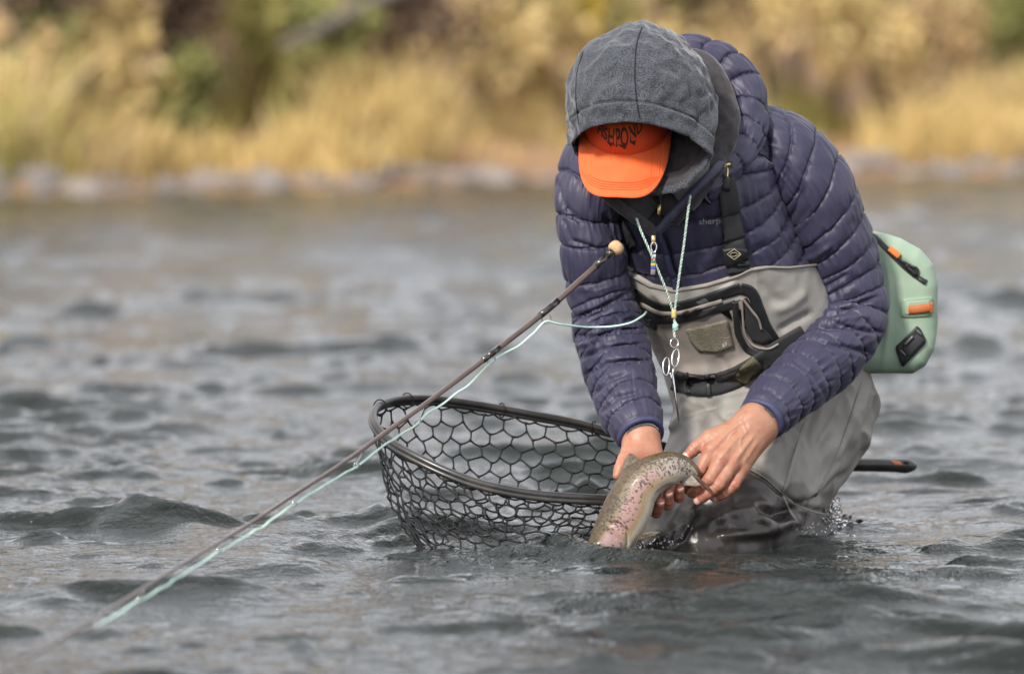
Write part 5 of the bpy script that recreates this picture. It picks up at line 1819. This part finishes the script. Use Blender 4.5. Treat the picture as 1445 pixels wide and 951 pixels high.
# cork butt
ax = unit(rp[0, :3] - rp[6, :3])
prof_ = [(-0.008, .0062), (-0.0065, .0105), (-0.003, .0128), (0.003, .0132), (0.008, .0122), (0.011, .0098), (0.012, .0045)]
pp = np.array([rp[0, :3] + ax * (k_[0] + 0.004) for k_ in prof_])
V_, F_ = tube(pp, np.array([k_[1] for k_ in prof_]), 28)
mesh('cork_butt', V_, F_, M('cork', (0.62, 0.42, 0.24), 0.75, (0.50, 0.31, 0.16), 120, bump=[(300, .001, .5)]), rod)
m_wrap = M('rod_wrap', (0.022, 0.016, 0.014), 0.2, coat=0.8)


def rod_at(px):
    x, _ = PX(rp[:, :3])
    i = int(np.argmin(np.abs(x - px)))
    return i, rp[i]


for px0 in (862, 846, 778, 770, 700, 692):
    i, r_ = rod_at(px0)
    seg = rp[max(0, i - 1):i + 2]
    V_, F_ = tube(seg[:, :3], seg[:, 3] + 0.0009, 12)
    mesh('wrap', V_, F_, m_wrap, rod)
GUIDES = [(771, 450, -.222, 7.2), (693, 507, -.305, 6.2), (590, 595, -.47, 4.5), (503, 657, -.65, 4.0), (415, 711, -.86, 3.8), (308, 778, -1.20, 3.4), (196, 846, -1.54, 3.2), (134, 882, -1.72, 3.0)]
m_chrome = M('guide_steel', (0.55, 0.53, 0.52), 0.15, metal=1.0)
tdir = unit(rp[1:, :3] - rp[:-1, :3])
for px0, py0, y0, rr_ in GUIDES:
    i, r_ = rod_at(px0 + 6)
    c0 = P(px0, py0, y0)
    rad = rr_ * K(y0)
    a_ = unit(np.array([0.80, 0.35, 0.25])); b_ = unit(np.array([-.10, -.25, 1.0]))
    V_, F_ = tube(c0 + rad * (np.cos(th2)[:, None] * a_ + np.sin(th2)[:, None] * b_), 0.0011, 6, closed=True)
    gd = mesh('line_guide', V_, F_, m_chrome, rod)
    V_, F_ = tube(spline(np.array([c0 + b_ * rad, (c0 + b_ * rad + r_[:3]) / 2 + a_ * 0.003, r_[:3]]), 6), 0.0010, 5)
    mesh('guide_foot', V_, F_, m_chrome, gd)

LINE = [(912, 440, -.02), (905, 447, -.075), (888, 456, -.105), (862, 461, -.115), (836, 462, -.125), (806, 460, -.17), (784, 457, -.21), (771, 454, -.222), (752, 471, -.24), (733, 488, -.26), (712, 499, -.285), (694, 511, -.305),
        (676, 529, -.33), (660, 545, -.355), (642, 556, -.385), (622, 572, -.415), (604, 583, -.445), (590, 597, -.47), (560, 616, -.53), (503, 658, -.65), (460, 684, -.75), (415, 712, -.86), (362, 748, -1.0), (308, 779, -1.20),
        (250, 816, -1.37), (196, 848, -1.54), (134, 884, -1.72)]
lp = spline(np.array([P(*q) for q in LINE]), 400)
lp[:, 2] += 0.0016 * vn(V3(np.arange(400) / 7.0, 0, 0), 3) * smooth01((np.arange(400) - 10) / 60)
V_, F_ = tube(lp, 0.0018, 8)
fl = mesh('fishing_line', V_, F_, M('mint_line', (0.60, 0.83, 0.73), 0.45, (0.54, 0.78, 0.68), 60))
tag(fl, 'thick mint green fly line threaded along the rod and across the sleeve', 'fishing line')

# ------------------------------------------------------------------ sling pack
pack = thing('sling_pack', 'sage green waterproof sling pack with orange zip pull worn at the lower back', 'bag', tuple(P(1260, 527, .26)))
m_sage = M('sage_fabric', (0.245, 0.335, 0.245), 0.5, (0.27, 0.36, 0.265), 10, bump=[(25, 0.003, 0.2), (700, .0003, .3)])
poly = np.array([(1170, 350), (1215, 331), (1243, 329), (1272, 337), (1298, 352), (1315, 372), (1322, 402), (1321.5, 455), (1318, 492), (1305, 516), (1288, 527), (1240, 527), (1175, 527)], float)
y0p, hyp = 0.235, 0.095
pw = P(poly[:, 0], poly[:, 1], y0p - hyp * .5)[:, [0, 2]]
g = SDF((pw[:, 0].min() - .03, y0p - hyp - .03, pw[:, 1].min() - .03), (pw[:, 0].max() + .03, y0p + hyp + .03, pw[:, 1].max() + .03), 0.0032)
X2 = g.ax[0][:, None]; Z2 = g.ax[2][None, :]
d2 = np.full((len(g.ax[0]), len(g.ax[2])), 1e9); sgn = np.ones_like(d2)
for i in range(len(pw)):
    a, b_ = pw[i], pw[i - 1]
    e = b_ - a
    w0, w1 = X2 - a[0], Z2 - a[1]
    tcl = np.clip((w0 * e[0] + w1 * e[1]) / (e @ e), 0, 1)
    d2 = np.minimum(d2, (w0 - e[0] * tcl) ** 2 + (w1 - e[1] * tcl) ** 2)
    c1, c2, c3 = Z2 >= a[1], Z2 < b_[1], e[0] * w1 > e[1] * w0
    flip = (c1 & c2 & c3) | (~c1 & ~c2 & ~c3)
    sgn = np.where(flip, -sgn, sgn)
d2 = np.sqrt(d2) * sgn
rr_ = 0.034
qx = d2[:, None, :] + rr_
qy = (np.abs(g.ax[1] - y0p) - hyp + rr_)[None, :, None] + 0 * qx
g.D = (np.minimum(np.maximum(qx, qy), 0) + np.hypot(np.maximum(qx, 0), np.maximum(qy, 0)) - rr_).astype(np.float32)
VP, FP = g.mesh(3)
NP_ = vnormals(VP, FP)
VP = VP + NP_ * (0.0022 * fbm(VP * 16, 2, 140))[:, None]
VP = px_folds(VP, NP_, [([(1246, 345), (1256, 400), (1254, 460), (1246, 522)], 5, 0.004), ([(1240, 335), (1270, 366), (1306, 400)], 4, -0.005), ([(1246, 350), (1262, 395), (1262, 450)], 9, -0.002)])
pbody = mesh('pack_body', VP, FP, m_sage, pack)
ptree = bvh(VP, FP)
cord_on(ptree, [(1232, 331), (1248, 348), (1266, 366), (1284, 382), (1304, 398)], 0.0034, 'zip', m_tape, pack, 40, 0.0)
ribbon(ptree, [(1234, 334), (1252, 353), (1272, 373), (1292, 390), (1307, 399)], 7, 0.0018, 'zip_tape', m_tape, pack, 40, 5)
m_pull = M('orange_pull', (0.62, 0.17, 0.035), 0.45)


def px_box(tree, cx_, cy_, l, w, t_, rot, name, mat, parent, lift=0.0, bev=0.0012):
    p, n = cast(tree, cx_, cy_)
    k_ = K(p[1])
    r_ = math.radians(rot)
    u_ = np.array([math.cos(r_), 0, -math.sin(r_)]); u_ = unit(u_ - (u_ @ n) * n); v_ = np.cross(n, u_)
    V, F = box_vf(p + n * (t_ * .5 + lift), u_ * l * k_ / 2, v_ * w * k_ / 2, n * t_ / 2, bev)
    return mesh(name, V, F, mat, parent)


zp = px_box(ptree, 1260, 358, 19, 9, .007, 42, 'zip_pull', m_pull, pack, .003)
px_box(ptree, 1255.5, 353, 4, 3, .002, 42, 'pull_slot', m_tape, zp, .0085, .0006)
cord_on(ptree, [(1268, 367), (1276, 368), (1286, 374), (1295, 381), (1293, 388), (1284, 381), (1275, 373)], 0.0026, 'zip_cord', m_black, pack, 40, 0.005)
cord_on(ptree, [(1278, 374), (1287, 378), (1292, 386), (1289, 390)], 0.0028, 'zip_cord', m_black, pack, 20, 0.008)
px_box(ptree, 1301, 397, 13, 6, .004, 35, 'zip_end', m_tape, pack, .001)
patch(ptree, [(1273, 422), (1290, 420), (1316, 418), (1317, 432), (1314, 446), (1290, 448), (1272, 448), (1271, 435)], 0.0022, 'tab_base', M('sage_panel', (0.22, 0.305, 0.22), 0.5, (0.24, 0.325, 0.235), 14), pack, 5, 60, 2)
patch(ptree, [(1277, 426), (1290, 424.5), (1312, 423), (1312.5, 434), (1310, 443), (1290, 444.5), (1276, 444.5), (1275, 435)], 0.0028, 'tab_base', m_sage, pack, 5, 60, 2)
lt = ribbon(ptree, [(1282, 437), (1291, 436.5), (1300, 435.5), (1311, 434)], 12, 0.0055, 'leather_tab', M('tan_leather', (0.44, 0.13, 0.035), 0.5, (0.38, 0.105, 0.03), 60), pack, 20, 5, bulge=.002)
ribbon(ptree, [(1281.3, 430), (1281.3, 437), (1281.3, 444)], 2, 0.004, 'tab_stitch', M('tan_thread', (0.42, 0.33, 0.22), .7), lt, 8, 4)
ribbon(ptree, [(1312, 427), (1312.5, 434), (1311.5, 441)], 3, 0.007, 'tab_fold', M('tan_leather', (0.44, 0.13, 0.035)), lt, 8, 4)
bp_ = patch(ptree, [(1264, 489), (1280, 474), (1294, 459.5), (1299, 464), (1306, 479), (1305, 485), (1290, 501), (1274, 517), (1270, 510), (1265, 496)], 0.0042, 'buckle_plate', m_tape, pack, 6, 80, 1)
px_box(ptree, 1288, 486, 32, 15, .005, -46, 'buckle_body', m_black, bp_, .005)
px_box(ptree, 1282, 480, 17, 3.4, .005, -46, 'buckle_bar', M('grey_plastic', (0.085, 0.09, 0.095), 0.35), bp_, .010, .0008)
px_box(ptree, 1274, 497, 11, 3.0, .004, 44, 'buckle_bar', M('grey_plastic', (0.085, 0.09, 0.095), 0.35), bp_, .009, .0008)
px_box(ptree, 1296, 469, 9, 3.0, .004, 44, 'buckle_bar', M('grey_plastic', (0.085, 0.09, 0.095), 0.35), bp_, .009, .0008)

# ------------------------------------------------------------------ lanyard with forceps
lan = thing('lanyard', 'braided mint and white neck lanyard with steel forceps hanging before the bib', 'lanyard', tuple(P(959, 598, -.115)))
m_mint = M('lanyard_mint', (0.34, 0.56, 0.47), 0.7)
m_cream = M('lanyard_cream', (0.66, 0.66, 0.58), 0.7)


def braid(pts, name):
    p = spline(np.array([P(*q) for q in pts]), 260)
    T, a, b = frames(p, (0.1, -1, 0.1))
    s_ = arclen(p)
    for ph_, mt in ((0, m_mint), (np.pi, m_cream)):
        an = s_ / 0.0125 * 2 * np.pi + ph_
        q = p + 0.0011 * (np.cos(an)[:, None] * a + np.sin(an)[:, None] * b)
        V, F = tube(q, 0.00135, 6)
        mesh(name, V, F, mt, lan)


braid([(898, 308, -.168), (904, 325, -.172), (915, 350, -.166), (930, 385, -.150), (942, 415, -.135), (949, 438, -.122)], 'cord')
braid([(974, 276, -.185), (970, 305, -.176), (965, 345, -.160), (959, 385, -.145), (955, 415, -.132), (952, 438, -.122)], 'cord')
braid([(951, 446, -.121), (952, 456, -.120), (951, 466, -.119), (952, 476, -.118)], 'cord')
V_, F_ = tube(P(np.full(6, 951.), np.array([437., 437.6, 440, 446, 448.4, 449]), np.full(6, -.122)), np.array([.0030, .0041, .0044, .0044, .0041, .0030]), 18)
mesh('bead', V_, F_, M('bead_yellow', (0.50, 0.43, 0.15), 0.4), lan)
u_, v_ = np.meshgrid(np.linspace(0.05, np.pi - .05, 12), th2, indexing='ij')
kn_ = V3(.0052 * np.sin(u_) * np.cos(v_), .0045 * np.sin(u_) * np.sin(v_), .0080 * np.cos(u_)) * (1 + .16 * np.sin(u_ * 7 + v_ * 2))[..., None]
mesh('knot', (P(953, 461, -.120) + kn_).reshape(-1, 3), grid_faces(12, 24, True)[:, ::-1], m_mint, lan)


def loop(cx_, cy_, rx, rz, y, rad, name, mat, tiltx=0.0, depth=0.3, parent=None):
    k_ = K(y)
    p = P(cx_, cy_, y) + np.stack([rx * k_ * np.cos(th2) + tiltx * np.sin(th2) * rz * k_, depth * rx * k_ * np.sin(th2 + .6), rz * k_ * np.sin(th2)], 1)
    V, F = tube(p, rad, 8, closed=True)
    return mesh(name, V, F, mat, parent or lan)


loop(951.5, 484, 5.6, 6.5, -.117, .0009, 'split_ring', m_steel)
fo = loop(953, 505, 5.0, 12.5, -.116, .0016, 'forceps', m_steel, 0.12, 0.9)
loop(940, 517, 4.6, 12.5, -.114, .0016, 'finger_loop', m_steel, 0.05, 0.9, fo)
V_, F_ = tube(np.array([P(951, 517, -.115), P(949, 526, -.115), P(950, 536, -.115), P(954, 565, -.115), P(958.5, 599, -.115)]), np.array([.0016, .0019, .0026, .0020, .0009]), 8)
mesh('jaw', V_, F_, m_steel, fo)
V_, F_ = tube(np.array([P(942, 528, -.113), P(946, 527, -.114), P(949, 537, -.113), P(955, 566, -.113), P(959.5, 598, -.113)]), np.array([.0016, .0018, .0022, .0018, .0009]), 8)
mesh('jaw', V_, F_, m_steel, fo)

# ------------------------------------------------------------------ drops thrown up where the leg and the fish break the water
dr = np.random.default_rng(61)
u6 = np.linspace(0, np.pi, 6); v6 = np.arange(7) / 7 * 2 * np.pi
U6, W6 = np.meshgrid(u6, v6, indexing='ij')
ball = V3(np.sin(U6) * np.cos(W6), np.sin(U6) * np.sin(W6), np.cos(U6)).reshape(-1, 3)
bf = grid_faces(6, 7, True)[:, ::-1]
dv, dfc, n0 = [], [], 0
for (cx_, cy_, sx_, sy_, y_, n_, rmax) in ((1168, 727, 13, 9, .10, 130, .0042), (1120, 748, 34, 5, .0, 80, .0026), (880, 768, 26, 7, -.31, 110, .0030), (850, 778, 14, 6, -.31, 40, .0024), (930, 765, 22, 6, -.24, 40, .0020),
                                          (700, 782, 60, 7, -.1, 40, .0018), (960, 730, 16, 20, -.26, 10, .0012)):
    for q in range(n_):
        p = P(dr.normal(cx_, sx_), dr.normal(cy_, sy_), y_ + dr.normal(0, .015))
        if p[2] < float(water_z(p[0], p[1])) - .004:
            p[2] = float(water_z(p[0], p[1])) + dr.uniform(0, .006)
        r_ = rmax * dr.uniform(.3, 1) ** 2 + .0005
        dv.append(p + ball * r_ * np.array([1, 1, dr.uniform(.8, 1.4)])); dfc.append(bf + n0); n0 += len(ball)
dm_ = M('water_drops', (1, 1, 1), 0.02, trans=1.0, ior=1.333)
dob = mesh('water_drops', np.concatenate(dv), np.concatenate(dfc), dm_)
tag(dob, 'small drops of splashing water round the leg and the fish', 'water drops', kind='stuff')
